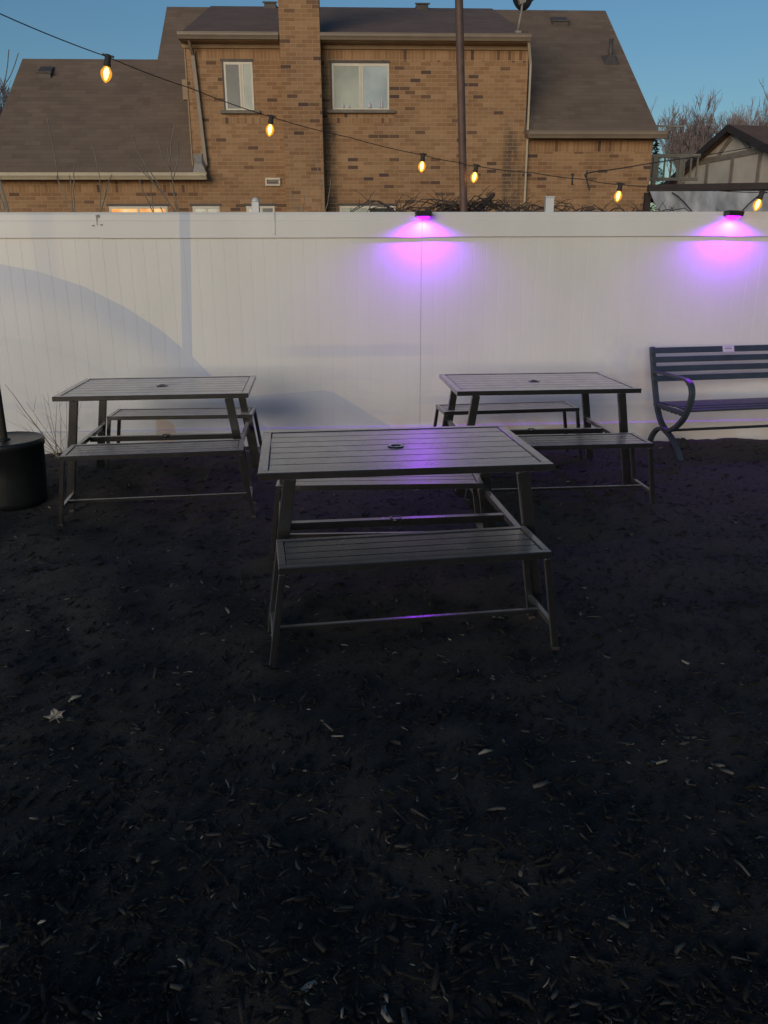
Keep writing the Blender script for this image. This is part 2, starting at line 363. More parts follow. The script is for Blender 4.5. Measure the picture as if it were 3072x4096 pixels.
def mulch_ground():
    t = NT('black_mulch'); o = t.obj()
    f = t.noise(o, 22, 8, .7); f2 = t.noise(t.scaled(o, (1,2.3,1)), 60, 6, .7); f3 = t.noise(o, 1.1, 3)
    k = t.math('ADD', t.math('MULTIPLY', f, .6), t.math('MULTIPLY', f2, .4))
    c = t.ramp(k, [(.35, (.0075,.0063,.0052)), (.55, (.019,.0165,.0142)), (.75, (.042,.037,.031))])
    c = t.mix(t.math('MULTIPLY', t.step(f3, .35, .7), .5), c, t.mix(1.0, c, (1.5,1.4,1.25), 'MULTIPLY'))
    t.base(c); t.set(Roughness=.9); t.b.inputs['Specular IOR Level'].default_value = .4; t.b.inputs['Sheen Weight'].default_value = .07; t.b.inputs['Sheen Roughness'].default_value = .35; t.b.inputs['Sheen Tint'].default_value = (1,.93,.85,1)
    t.bump(k, 1.0, .03); return t.m
M['mulch'] = mulch_ground()
def chip_mat():
    t = NT('wood_chip'); g = t.n('ShaderNodeNewGeometry'); r = g.outputs['Random Per Island']
    c = t.ramp(r, [(0, (.0055,.005,.0045)), (.62, (.013,.0118,.0105)), (.84, (.022,.020,.0178)), (.935, (.050,.046,.041)), (.982, (.095,.087,.076)), (1, (.36,.32,.255))])
    st = t.noise(t.scaled(t.obj(), (1,1,1)), 160, 3); c = t.mix(t.math('MULTIPLY', st, .5), c, t.mix(1.0, c, (.4,.4,.4), 'MULTIPLY'))
    t.base(c); t.set(Roughness=.8); t.b.inputs['Specular IOR Level'].default_value = .3; return t.m
M['chip'] = chip_mat()
M['soil'] = plain('dark_soil', (.03,.027,.022), .95, .4, 2)
def tarp_mat():
    t = NT('grey_tarp'); o = t.obj(); f = t.noise(t.scaled(o, (2.2,1,.8)), 1.6, 4, .6)
    t.base(t.ramp(f, [(.32, (.17,.172,.175)), (.66, (.47,.48,.50))])); t.set(Roughness=.55); t.bump(t.noise(o, 4, 3), .4, .05); return t.m  # light and dark of the folds painted into the tarp colour as stretched noise
M['tarp'] = tarp_mat()

# ================================================================== SETTING: ground, mulch
TABLES = [(.059,3.835,.112),(-1.614,5.873,.092),(1.124,6.016,.073)]
BENCHES = [(.112,3.187,.155),(-.026,4.319,.03),(-1.594,6.355,.055),(-1.47,5.074,.140),(1.009,6.54,.135),(1.187,5.251,.089)]
FEET = []
for lst, hx, hy in ((TABLES, .618, .425), (BENCHES, .603, .157)):
    for x_, y_, a_ in lst:
        for sx_ in (-1,1):
            for sy_ in (-1,1): FEET.append((x_+sx_*hx*math.cos(a_)-sy_*hy*math.sin(a_), y_+sx_*hx*math.sin(a_)+sy_*hy*math.cos(a_)))
FEET += [(2.30,6.97),(2.43,6.42)]
def build_ground():
    x = np.arange(-6.5, 6.501, .05); y = np.arange(.4, 8.001, .05)
    X, Y = np.meshgrid(x, y)
    def bumps(X, Y):
        h = np.zeros_like(X)
        for k in range(46):
            a = rng.uniform(0, 2*PI); fr = rng.uniform(1.2, 22); ph = rng.uniform(0, 6.28)
            h += np.sin((X*math.cos(a)+Y*math.sin(a))*fr+ph)*.0085/(fr**.55)
        return h
    Z = bumps(X, Y)+rng.normal(0, .0025, X.shape)
    for fx, fy_ in FEET:
        m_ = (abs(X-fx) < .25) & (abs(Y-fy_) < .25); rr = (X[m_]-fx)**2+(Y[m_]-fy_)**2
        Z[m_] += rng.uniform(.010,.024)*np.exp(-rr/(2*.055**2))
    e = np.minimum(np.minimum(X+6.5, 6.5-X), np.minimum(Y-.4, 8-Y)); Z *= np.clip(e/.4, 0, 1)
    v = np.stack([X.ravel(), Y.ravel(), Z.ravel()], 1).tolist(); n = len(x); m = len(y)
    f = [(j*n+i, j*n+i+1, (j+1)*n+i+1, (j+1)*n+i) for j in range(m-1) for i in range(n-1)]
    b = len(v); x0, x1, y0, y1 = -6.5, float(x[-1]), .4, float(y[-1]); R = 160
    v += [(-R,-R,0),(R,-R,0),(R,R,0),(-R,R,0),(x0,y0,0),(x1,y0,0),(x1,y1,0),(x0,y1,0)]
    f += [(b,b+1,b+5,b+4),(b+1,b+2,b+6,b+5),(b+2,b+3,b+7,b+6),(b+3,b,b+4,b+7)]
    mb = MB(); mb.v = v; mb.f = f
    me = bpy.data.meshes.new('mulch_ground'); me.from_pydata(v, [], f); me.update(); me.materials.append(M['mulch'])
    me.polygons.foreach_set('use_smooth', [True]*len(me.polygons))
    o = bpy.data.objects.new('mulch_ground', me); COL.objects.link(o); o['kind'] = 'structure'
    return lambda px, py: Z[np.clip(((py-.4)/.05).astype(int), 0, m-1), np.clip(((px+6.5)/.05).astype(int), 0, n-1)]
ground_h = build_ground()

def build_chips(N=84000):
    # positions: uniform in angle to the viewer so near ground is as well covered as far ground
    y = np.exp(rng.uniform(math.log(1.15), math.log(7.15), N)); x = np.clip(rng.uniform(-.85, .95, N)*(y+.6), -6.3, 6.3)
    L = rng.gamma(1.7, .0055, N)+.004; L = np.where(rng.random(N) < .055, L+rng.uniform(.012, .05, N), L); L = np.minimum(L, .075); W = np.clip(L*rng.uniform(.10, .42, N), .0016, .014); T = W*rng.uniform(.18, .5, N)
    a = rng.uniform(0, 2*PI, N); tilt = rng.normal(0, .28, N); rollr = rng.normal(0, .5, N)
    z = ground_h(x, y)+rng.uniform(.000, .012, N)
    bend = rng.normal(0, .10, N)*L
    # 6 cross-section points pairs: 3 stations along the length, each a quad section
    st = np.array([-.5, 0, .5]); V = np.zeros((N, 12, 3))
    tp = np.array([rng.uniform(.25, .9, N), np.ones(N), rng.uniform(.25, .9, N)])
    for i in range(3):
        for j, (sx, sz) in enumerate(((-1,-1),(1,-1),(1,1),(-1,1))):
            V[:, i*4+j, 0] = st[i]*L; V[:, i*4+j, 1] = sx*W/2*tp[i]+(bend if i == 1 else 0); V[:, i*4+j, 2] = sz*T/2+(bend*.4 if i == 1 else 0)
    c, s = np.cos(rollr), np.sin(rollr); yy = V[..., 1]*c[:, None]-V[..., 2]*s[:, None]; zz = V[..., 1]*s[:, None]+V[..., 2]*c[:, None]
    c, s = np.cos(tilt), np.sin(tilt); xx = V[..., 0]*c[:, None]-zz*s[:, None]; zz = V[..., 0]*s[:, None]+zz*c[:, None]
    c, s = np.cos(a), np.sin(a); X = xx*c[:, None]-yy*s[:, None]+x[:, None]; Y = xx*s[:, None]+yy*c[:, None]+y[:, None]; Zq = zz+z[:, None]
    P = np.stack([X, Y, Zq], -1).reshape(-1, 3)
    F = [(3,2,1,0),(8,9,10,11)]
    for i in (0, 4):
        for k in range(4): F.append((i+k, i+(k+1)%4, i+4+(k+1)%4, i+4+k))
    F = np.array(F); loops = (F[None]+(np.arange(N)*12)[:, None, None]).reshape(-1)
    me = bpy.data.meshes.new('wood_chips'); me.vertices.add(len(P)); me.vertices.foreach_set('co', P.astype(np.float32).ravel())
    nf = N*len(F); me.loops.add(nf*4); me.loops.foreach_set('vertex_index', loops.astype(np.int32))
    me.polygons.add(nf); me.polygons.foreach_set('loop_start', np.arange(0, nf*4, 4, dtype=np.int32)); me.update(calc_edges=True); me.validate()
    me.materials.append(M['chip'])
    o = bpy.data.objects.new('wood_chips', me); COL.objects.link(o); o['kind'] = 'stuff'
build_chips()

# dry five-lobed maple leaf
def leaf():
    p = at_z(222, 2866, .03)
    prof = [1,.72,.5,.62,.95,.66,.48,.60,.82,.5,.36,.36,.5,.82,.60,.48,.66,.95,.62,.5,.72]
    mb = MB(); c = [(0,0,.004)]; k = len(prof)
    for i, r in enumerate(prof):
        a = PI/2+2*PI*i/k; R = r*.044; c.append((R*math.cos(a), R*math.sin(a), .004+.006*math.sin(i*1.7)*r))
    low = [(x,y,z-.0012) for x,y,z in c]
    fs = [(0, 1+i, 1+(i+1)%k) for i in range(k)]
    b = k+1; fs += [(b, b+1+(i+1)%k, b+1+i) for i in range(k)]; fs += [(1+i, b+1+i, b+1+(i+1)%k, 1+(i+1)%k) for i in range(k)]
    mb.add(c+low, fs); mb.bar((0,-.012,.004),(0.006,-.05,.006),.002,.002)
    o = mb.build('maple_leaf', M['leaf']); o.location = p; o.rotation_euler = (.15,-.1,.5)
    tag(o, 'pale dry star-shaped maple leaf lying on the black mulch', 'leaf')
leaf()

# ================================================================== FENCE
FY, FA = 7.105, .064
fence = thing('vinyl_fence', 'long white vinyl privacy fence with faint painted-over mural', 'fence', (0, FY, 0), FA)
# local: x along, y behind, z up; visible face of the rails at y=0
def fence_pt(s, d, z): return Vector((s*math.cos(FA)-d*math.sin(FA), FY+s*math.sin(FA)+d*math.cos(FA), z))
J = [.33+2.64*k for k in range(-3, 4)]
TOP, RB, BR = 1.975, 1.775, .175
for i in range(len(J)-1):
    ga, gb = (.0012 if abs(q-.33) < .01 else .0001 for q in (J[i], J[i+1])); a, b = J[i]+ga, J[i+1]-gb; st = .004 if i % 2 else 0.0
    MB().sweepx([(0,RB+st),(0,1.905),(.004,1.912),(.004,1.955),(.012,TOP),(.062,TOP),(.062,RB+st),(.045,RB+st),(.045,RB+.03),(.018,RB+.03),(.018,RB+st)], a, b).build('top_rail', M['fence'], fence)
    MB().sweepx([(.0,-.06),(.0,BR-.013),(.003,BR-.009),(.0255,BR),(.062,BR),(.062,-.06)], a, b).build('bottom_rail', M['fence'], fence)
    # tongue-and-groove boards with V grooves
    mb = MB(); nb = 24; w = (b-a)/nb; prof = []
    for k in range(nb):
        x0 = a+k*w; prof += [(x0+.0007,.0255),(x0+.0029,.0245),(x0+w-.0029,.0245),(x0+w-.0007,.0255)]
    zb, zt = BR-.02, RB+.02; prof = [(a,.0255)]+prof+[(b,.0255)]; n = len(prof)
    vs = [(x,y,zb) for x,y in prof]+[(x,y,zt) for x,y in prof]+[(a,.04,zb),(b,.04,zb),(a,.04,zt),(b,.04,zt)]
    fs = [(k,k+1,n+k+1,n+k) for k in range(n-1)]+[(2*n+1,2*n,2*n+2,2*n+3)]
    mb.add(vs, fs); me = mb.build('fence_panel', M['fence'], fence)
# old lamp bracket left on the rail (with two screw holes) and a rail clip
mb = MB(); mb.box(-2.335,-2.309,-.006,-.0005,1.935,1.955); mb.box(-2.333,-2.328,-.004,-.0005,1.875,1.935); mb.box(-2.372,-2.352,-.005,-.0005,1.867,1.877); mb.box(-2.305,-2.288,-.005,-.0005,1.872,1.884)
mb.build('bracket', M['grey_metal'], fence)
mb = MB(); mb.box(-.897,-.891,-.006,-.0005,1.80,1.975); mb.box(-.912,-.891,-.007,-.0005,1.797,1.806); mb.build('rail_clip', M['white_vinyl'], fence)

def fence_lamp(s, tilt, label):
    p = fence_pt(s, -.058, 1.955)
    L = thing('fence_lamp', label, 'lamp', p, FA, 'violet solar lamps on the fence rail'); L.rotation_euler = (0, tilt, FA)
    MB().hexa([(-.064,-.050,-.020),(.064,-.050,-.020),(.064,.056,-.020),(-.064,.056,-.020),(-.068,-.056,.022),(.068,-.056,.022),(.068,.056,.022),(-.068,.056,.022)]).build('housing', M['black_plastic'], L, bevel=.006)
    MB().box(-.058,.058,-.032,.030,.0222,.025).build('solar_panel', M['black_dish'], L)
    MB().hexa([(-.036,-.020,-.034),(.036,-.020,-.034),(.036,.016,-.034),(-.036,.016,-.034),(-.050,-.030,-.0205),(.050,-.030,-.0205),(.050,.030,-.0205),(-.050,.030,-.0205)]).build('lens', M['lit_lens'], L)
    ld = bpy.data.lights.new('violet_lamp', 'SPOT'); ld.energy = LAMP_W; ld.color = (.30,.010,1.0); ld.spot_size = math.radians(158); ld.spot_blend = .6; ld.shadow_soft_size = .016
    lo = bpy.data.objects.new('violet_lamp', ld); COL.objects.link(lo); lo.parent = L; lo.location = (0, -.018, -.042); lo.rotation_euler = (math.radians(6),0,0)
LAMP_W = 42.0
fence_lamp(.333, 0.0, 'violet solar lamp on the fence rail above the middle table')
fence_lamp(2.972, math.radians(2.0), 'violet solar lamp on the fence rail above the park bench')

# ================================================================== PICNIC SETS
TW, TD, TH = 1.302, .894, .73
BW, BD, BH = 1.117, .343, .449
SPL = .14
def slatted(x, y, z, n, fw, th, gap=.006):
    """(frame mesh, slat mesh): border of width fw and n lengthwise slats inside"""
    fr = MB(); x2, y2 = x/2, y/2
    fr.box(-x2, x2, -y2, -y2+fw, z-th, z); fr.box(-x2, x2, y2-fw, y2, z-th, z)
    fr.box(-x2, -x2+fw, -y2+fw, y2-fw, z-th+.001, z-.0005); fr.box(x2-fw, x2, -y2+fw, y2-fw, z-th+.001, z-.0005)
    sl = MB(); yi = y-2*fw; w = yi/n
    for k in range(n):
        y0 = -yi/2+k*w+gap/2; sl.box(-x2+fw+.005, x2-fw-.005, y0, y0+w-gap, z-.020, z-.004)
    return fr, sl
def make_table():
    t = thing('picnic_table', '', 'table')
    fr, sl = slatted(TW, TD, TH, 7, .042, .032, .007)
    sl.box(-TW/2+.06, -TW/2+.09, -TD/2+.03, TD/2-.03, TH-.032, TH-.0205); sl.box(TW/2-.09, TW/2-.06, -TD/2+.03, TD/2-.03, TH-.032, TH-.0205)
    fr.build('frame', M['charcoal'], t, bevel=.003); sl.build('tabletop', M['charcoal'], t, bevel=.0012)
    # umbrella collar: raised ring with a dark well
    r = MB(); n = 28
    prof = [(.022,TH-.03),(.022,TH-.001),(.026,TH+.003),(.038,TH+.003),(.043,TH-.003),(.043,TH-.03)]
    vs = []; fs = []
    for q, (rr, zz) in enumerate(prof):
        for k in range(n): a = 2*PI*k/n; vs.append((rr*math.cos(a), rr*math.sin(a), zz))
    for q in range(len(prof)):
        for k in range(n): fs.append((q*n+k, q*n+(k+1)%n, ((q+1)%len(prof))*n+(k+1)%n, ((q+1)%len(prof))*n+k))
    r.add(vs, fs); ring = r.build('umbrella_ring', M['charcoal'], t, smooth=True)
    MB().lathe([(.0218,TH-.030),(.0218,TH-.006)], 24).build('hole_plug', M['cable'], ring)
    for sx in (-1, 1):
        for sy in (-1, 1):
            xt = sx*(TW/2-.135); xb = sx*(TW/2-.135+SPL*TH); yl = sy*(TD/2-.022)
            MB().bar((xt,yl,TH-.033),(xb,yl,.0),.030,.056,(1,0,0)).build('leg', M['charcoal'], t, bevel=.004)
        xs = sx*(TW/2-.135+SPL*(TH-.36))
        MB().box(xs-.016, xs+.016, -TD/2+.038, TD/2-.038, .335, .365).build('end_stretcher', M['charcoal'], t, bevel=.002)
    xs = TW/2-.135+SPL*(TH-.36)-.017
    c = MB().box(-xs, xs, -.02, .02, .325, .362).build('centre_stretcher', M['charcoal'], t, bevel=.002)
    r = MB(); prof = [(.024,.348),(.024,.3655),(.030,.3655),(.030,.348)]; vs = []; fs = []
    for rr, zz in prof:
        for k in range(n): a = 2*PI*k/n; vs.append((rr*math.cos(a), rr*math.sin(a), zz))
    for q in range(4):
        for k in range(n): fs.append((q*n+k, q*n+(k+1)%n, ((q+1)%4)*n+(k+1)%n, ((q+1)%4)*n+k))
    r.add(vs, fs); r.build('umbrella_socket', M['charcoal'], c, smooth=True)
    return t
def make_bench():
    t = thing('slatted_bench', '', 'bench')
    fr, sl = slatted(BW, BD, BH, 4, .030, .030, .006)
    sl.box(-BW/2+.05, -BW/2+.07, -BD/2+.03, BD/2-.03, BH-.030, BH-.0205); sl.box(BW/2-.07, BW/2-.05, -BD/2+.03, BD/2-.03, BH-.030, BH-.0205)
    fr.build('frame', M['charcoal'], t, bevel=.003); sl.build('seat', M['charcoal'], t, bevel=.0012)
    for sx in (-1, 1):
        for sy in (-1, 1):
            xt = sx*(BW/2-.014); xb = sx*(BW/2-.014+.13*BH); yl = sy*(BD/2-.014)
            lg = MB().bar((xt,yl,BH-.031),(xb,yl,0),.025,.026,(1,0,0)).build('leg', M['charcoal'], t, bevel=.003)
            MB().bar((xb-sx*.001,yl,-.004),(xb,yl,.012),.030,.031,(1,0,0)).build('foot_cap', M['cable'], lg)
        xs = sx*(BW/2-.014+.13*(BH-.12))
        MB().box(xs-.011, xs+.011, -BD/2+.027, BD/2-.027, .10, .122).build('end_stretcher', M['charcoal'], t, bevel=.002)
    xs = BW/2-.014+.13*(BH-.12)-.0115
    MB().box(-xs, xs, -.011, .011, .100, .1195).build('long_stretcher', M['charcoal'], t, bevel=.002)
    return t
def place(src, first, x, y, rz, label, group):
    o = src if first else copy_tree(src)
    o.location = (x, y, 0); o.rotation_euler = (0,0,rz); o['label'] = label; o['group'] = group; return o
tb = make_table(); bn = make_bench()
for i, (x, y, a, lb) in enumerate([
    (.059,3.835,.112,'charcoal slatted picnic table in the middle, catching the violet lamp reflection'),
    (-1.614,5.873,.092,'charcoal slatted picnic table by the round drum and dry weeds'),
    (1.124,6.016,.073,'charcoal slatted picnic table next to the park bench')]):
    place(tb, i == 0, x, y, a, lb, 'charcoal picnic tables in front of the fence')
for i, (x, y, a, lb) in enumerate([
    (.112,3.187,.155,'closest charcoal slatted bench, on the camera side of the middle table'),
    (-.026,4.319,.03,'charcoal slatted bench behind the middle table, violet sheen on its seat'),
    (-1.594,6.355,.055,'charcoal slatted bench between the fence and the table by the drum'),
    (-1.47,5.074,.140,'charcoal slatted bench in front of the table by the drum'),
    (1.009,6.54,.135,'charcoal slatted bench between the fence and the table next to the park bench'),
    (1.187,5.251,.089,'charcoal slatted bench in front of the table next to the park bench')]):
    place(bn, i == 0, x, y, a, lb, 'charcoal slatted benches at the picnic tables')

# ================================================================== PARK BENCH
PB = thing('park_bench', 'slate grey park bench with curved iron arms and a small plaque', 'bench', (2.375, 6.70, 0), .185)
LB = 1.42   # local x along the bench, y back, z up
def smooth_pts(pts, n=6):
    out = []; P = [Vector(p) for p in pts]
    for i in range(len(P)-1):
        p0 = P[max(i-1,0)]; p1 = P[i]; p2 = P[i+1]; p3 = P[min(i+2,len(P)-1)]
        for k in range(n):
            t = k/n; out.append(.5*((2*p1)+(p2-p0)*t+(2*p0-5*p1+4*p2-p3)*t*t+(3*p1-p0-3*p2+p3)*t**3))
    out.append(P[-1]); return out
for xe in (0.0, LB-.045):
    def S(pts): return smooth_pts([(xe+.0225, d, z) for d, z in pts])
    e = MB()
    e.strip(S([(.37,.865),(.30,.65),(.235,.48),(.18,.36),(.10,.26),(0,.20)]), .045, .030, (1,0,0))
    e.strip(S([(0,.20),(-.12,.25),(-.24,.35),(-.305,.47),(-.325,.56),(-.30,.625),(-.26,.650)]), .045, .032, (1,0,0))
    e.strip(S([(.31,.665),(.1,.668),(-.10,.668),(-.215,.664),(-.262,.650)]), .048, .020, (1,0,0))
    e.strip(S([(0,.205),(.10,.205),(.18,.165),(.24,.09),(.275,-.01)]), .045, .030, (1,0,0))
    e.strip(S([(.02,.20),(-.06,.175),(-.13,.135),(-.20,.08),(-.275,-.01)]), .045, .030, (1,0,0))
    e.bar((xe+.0225,.235,.395),(xe+.0225,-.27,.395),.03,.030)
    for k in range(6): e.box(xe+.012, xe+.033, -.20+k*.065, -.165+k*.065, .366, .386)
    e.build('end_frame', M['slate_paint'], PB, smooth=False, bevel=.004)
br_ = MB()
for k, (d, z) in enumerate([(.358,.838),(.333,.762),(.307,.686),(.282,.608)]):
    br_.bar((-.004,d-.026,z),(LB+.004,d-.026,z),.012,.050,(0,.30,.95))
br_.build('backrest', M['slate_paint'], PB, bevel=.002)
se = MB()
for k in range(6): se.box(.047, LB-.047, -.255+k*.08, -.19+k*.08, .412-.004*abs(k-2), .428-.004*abs(k-2))
se.build('seat', M['slate_paint'], PB, bevel=.003)
MB().tube([(.03,.0,.205),(LB-.03,.0,.205)], .012, 8).build('stretcher', M['dark_iron'], PB)
pq = MB().bar((.665,.318,.8395),(.775,.318,.8395),.004,.055,(0,.30,.95)).build('plaque', M['plaque'], PB, bevel=.0015)
mb = MB(); mb.bar((.684,.3155,.8425),(.752,.3155,.8425),.002,.0045,(0,.30,.95)); mb.bar((.690,.3175,.8545),(.748,.3175,.8545),.002,.0025,(0,.30,.95)); mb.build('engraving', M['ink'], pq)

# stone half buried by the bench
def lump(name, loc, sx, sy, sz, m, label, cat):
    mb = MB(); n, k = 14, 9; vs = []; fs = []
    for i in range(k+1):
        th = PI*i/k
        for j in range(n):
            ph = 2*PI*j/n; q = 1+.16*math.sin(3*ph+i)+.12*math.sin(5*th+2*ph)
            vs.append((sx*q*math.sin(th)*math.cos(ph), sy*q*math.sin(th)*math.sin(ph), sz*q*math.cos(th)))
    for i in range(k):
        for j in range(n): fs.append((i*n+j, i*n+(j+1)%n, (i+1)*n+(j+1)%n, (i+1)*n+j))
    mb.add(vs, fs); o = mb.build(name, m, smooth=True); o.location = loc; return tag(o, label, cat)
p = at_z(2712, 1772, .02); lump('dark_stone', (p.x, p.y-.06, .02), .075, .06, .05, M['stone'], 'small dark stone on the mulch under the park bench', 'stone')

# ================================================================== DRUM WITH POLE
DR = thing('pole_drum', 'squat round dark drum weighted as a base for a light pole', 'drum', (-2.605, 5.42, 0))
MB().lathe([(.222,-.02),(.228,.02),(.240,.20),(.248,.385),(.256,.390),(.257,.425),(.252,.436),(.240,.438),(.232,.433),(.10,.430),(.0,.429)], 40).build('body', M['drum'], DR, smooth=True)
MB().lathe([(.040,.429),(.040,.436),(.032,.442),(.0,.443)], 20).build('collar', M['drum'], DR, smooth=True)
o = MB().tube([(0,0,.443),(.0,0,1.5),(.0,0,3.3)], .0235, 14).build('light_pole', M['pole_dark'], None, smooth=True)
o.location = (-2.605, 5.42, 0); tag(o, 'thin dark pole standing up out of the round drum', 'pole')

# ================================================================== WEEDS
def weeds(loc, label):
    mb = MB()
    fan = [(-.40,.62,.006),(-.33,.40,.003),(-.28,.30,.003),(-.36,.22,.003),(-.22,.48,.003),(-.10,.50,.003),(-.05,.55,.003),(.02,.52,.003),(.07,.58,.003),(.12,.60,.003),(.16,.52,.003),(.20,.45,.003),(.24,.30,.002),(-.45,.12,.003),(-.42,.06,.003),(-.17,.36,.002),(-.5,.33,.002),(.05,.34,.002)]
    for dx, h, r in fan:
        b = Vector((random.uniform(-.05,.05), random.uniform(-.05,.05), -.02)); e = Vector((dx*1.02, random.uniform(-.12,.08), h*.98)); pts = []
        for i in range(6):
            t = i/5; q = b.lerp(e, t); q.x += math.sin(t*PI)*random.uniform(-.012,.012); q.z += math.sin(t*PI)*.03*(abs(dx)*2); pts.append(q)
        mb.tube(pts, [r*(1-.7*i/5) for i in range(6)], 5)
        if random.random() < .8:
            k = random.randint(2,4); f = pts[k]; mb.tube([f, f+Vector((random.uniform(-.09,.09), random.uniform(-.04,.04), random.uniform(.04,.14)))], [.0018,.0008], 4)
        if random.random() < .5:
            k = 3; f = pts[k]; mb.tube([f, f+Vector((random.uniform(-.07,.07), 0, random.uniform(.02,.10)))], [.0016,.0007], 4)
    o = mb.build('dry_weeds', M['straw']); o.location = loc; return tag(o, label, 'weeds')
weeds((-2.78,6.78,0), 'clump of dry straw-coloured weed stalks between the drum and the picnic table')

# ================================================================== POLE AND STRING LIGHTS
PY = 7.42
pb, pt = at_y(1855, 845, PY), at_y(1836, 5, PY)
pole = MB(); pole.tube([(pb.x+.004,PY,-.1),(pb.x,PY,pb.z),(pt.x,PY,pt.z),(pt.x-.02,PY,pt.z+1.0)], .033, 14)
pole = pole.build('metal_pole', M['pole_brown'], smooth=True); tag(pole, 'tall brown metal pole standing just behind the white fence', 'pole')
def lights(name, label, nodes, bulbs, sag=.02):
    """nodes: (u,v,y) photo points along the wire; bulbs: index of nodes that carry a lamp"""
    P = [at_y(u, v, y) for u, v, y in nodes]
    L = thing(name, label, 'string lights', P[len(P)//2])
    off = Vector(L.location); P = [q-off for q in P]
    pts = []
    for i in range(len(P)-1):
        for k in range(8):
            t = k/8; q = P[i].lerp(P[i+1], t); q.z -= 4*sag*t*(1-t); pts.append(q)
    pts.append(P[-1]); MB().tube(pts, .0036, 6).build('cable', M['cable'], L, smooth=True)
    for i, sc, lean in bulbs:
        q = P[i]
        so = MB().lathe([(.012,.014),(.017,.008),(.018,-.030),(.021,-.036),(.021,-.046),(.016,-.050)][::-1], 14).build('socket', M['cable'], L, smooth=True); so.location = q; so.scale = (sc,)*3; so.rotation_euler = (0,lean,0)
        MB().box(-.032,.032,-.006,.006,.002,.012).build('cable_clip', M['cable'], so)
        g = [(.0,-.134),(.008,-.130),(.020,-.118),(.029,-.100),(.0315,-.086),(.029,-.072),(.021,-.060),(.015,-.050),(.015,-.047)]
        b = MB().lathe(g, 18).build('bulb', M['bulb_glass'], L, smooth=True); b.location = q; b.scale = (sc,)*3; b.rotation_euler = (0,lean,0)
        f = [(.001,-.122),(.007,-.112),(.0125,-.098),(.0145,-.082),(.0125,-.066),(.007,-.055),(.002,-.052)]
        MB().lathe(f, 12).build('filament', M['filament'], b, smooth=True)
    return L
lights('string_lights', 'string of amber bulbs running down from upper left to the brown pole',
    [(-420,-75,4.6),(0,55,5.3),(432,228,5.9),(760,352,6.35),(1085,468,6.75),(1400,550,7.05),(1692,620,7.28),(1840,650,7.38)], [(2,1.16,.22),(4,1.04,.16),(6,1.02,.10)], .008)
lights('string_lights', 'string of amber bulbs running right from the brown pole above the fence',
    [(1842,650,7.38),(1906,664,7.38),(2130,690,7.36),(2346,718,7.34),(2482,738,7.30),(2760,752,7.2),(3048,770,7.1),(3400,775,7.0)], [(1,1.02,.18),(4,1.06,.14),(6,1.12,.26)], .008)
# cable clamp and black utility cable
a = at_y(2346, 690, 7.36)
mb = MB(); mb.tube([at_y(2346,716,7.34)+Vector((0,0,.07)), at_y(2346,716,7.34), at_y(2358,760,7.34)], .0055, 6)
pts = [at_y(2346,712,7.36), at_y(2352,692,7.4), at_y(2480,674,8.2), at_y(2610,652,9.2), at_y(2800,624,10.5), at_y(3000,590,12), at_y(3300,530,14)]
mb.tube(smooth_pts(pts, 5), .0055, 6); o = mb.build('utility_cable', M['cable']); tag(o, 'thin black utility cable climbing right past the brick house corner', 'cable')
mb = MB(); q = at_y(2290,712,7.35); mb.box(q.x-.006,q.x+.006,q.y-.006,q.y+.006,q.z-.05,q.z+.035); mb.box(q.x-.012,q.x+.012,q.y-.008,q.y+.008,q.z+.02,q.z+.035); mb.box(q.x-.004,q.x+.014,q.y-.008,q.y+.008,q.z-.055,q.z-.045)
o = mb.build('wire_splice', M['cable']); tag(o, 'small black wire splice hanging on the string light cable right of the pole', 'splice')

# white posts whose tops show over the fence
def white_post(u0, u1, v, y, round_top, label):
    a, b = at_y(u0, v, y), at_y(u1, v, y); w = b.x-a.x; zt = a.z; x = (a.x+b.x)/2
    P = thing('white_post', label, 'post', (x, y, 0))
    if round_top:
        MB().box(-w/2, w/2, -w/2, w/2, -.1, zt-.035).build('shaft', M['white_vinyl'], P, bevel=.004)
        MB().lathe([(w*.52,zt-.0345),(w*.52,zt-.028),(w*.45,zt-.012),(w*.28,zt-.003),(.0,zt)], 20).build('cap', M['white_vinyl'], P, smooth=True)
    else:
        MB().box(-w/2, w/2, -w/2, w/2, -.1, zt-.012).build('shaft', M['white_vinyl'], P, bevel=.004)
        MB().box(-w/2-.004, w/2+.004, -w/2-.004, w/2+.004, zt-.0115, zt).build('cap', M['white_vinyl'], P, bevel=.003)
white_post(1007, 1036, 790, 7.40, True, 'white round-topped post behind the fence, below the bulb by the chimney')
white_post(2182, 2215, 786, 7.55, False, 'white square post behind the fence, right of the brown pole')

# ================================================================== BRICK HOUSE
HY, HA = 18.0, .045
house = thing('brick_house', 'tan brick house with steep brown roof, tall chimney and upper windows', 'house', (0, HY, 0), HA)
def hp(u, v, dep=0.0): return on_plane(u, v, HY, HA, dep)
xL, xR = -7.86, 5.635
bL, bR = -3.872, 2.945            # central two-storey block
zLg, zRg, zE = 3.27, 4.05, 5.735  # gutter tops
SLB, ZR, DR_ = 0.0, 7.41, 4.27
# walls: one body with side returns
w = MB()
w.prism([(xL,-.2),(bL,-.2),(bL,zLg-.05),(xL,zLg-.05)], 0, .3)
w.prism([(bL,-.2),(bR,-.2),(bR,zE-.08),(bL,zE-.08)], 0, .3)
w.prism([(bR,-.2),(xR,-.2),(xR,zRg-.06),(bR,zRg-.06)], .0015, .3)
w.box(bL, bL+.25, .3, 4.2, 2.9, zE-.08); w.box(bR-.25, bR, .3, 4.2, 3.6, zE-.08)
w.prism([(xL,-.2),(xR,-.2),(xR,3.3),(xL,3.3)], 8.2, 8.5)
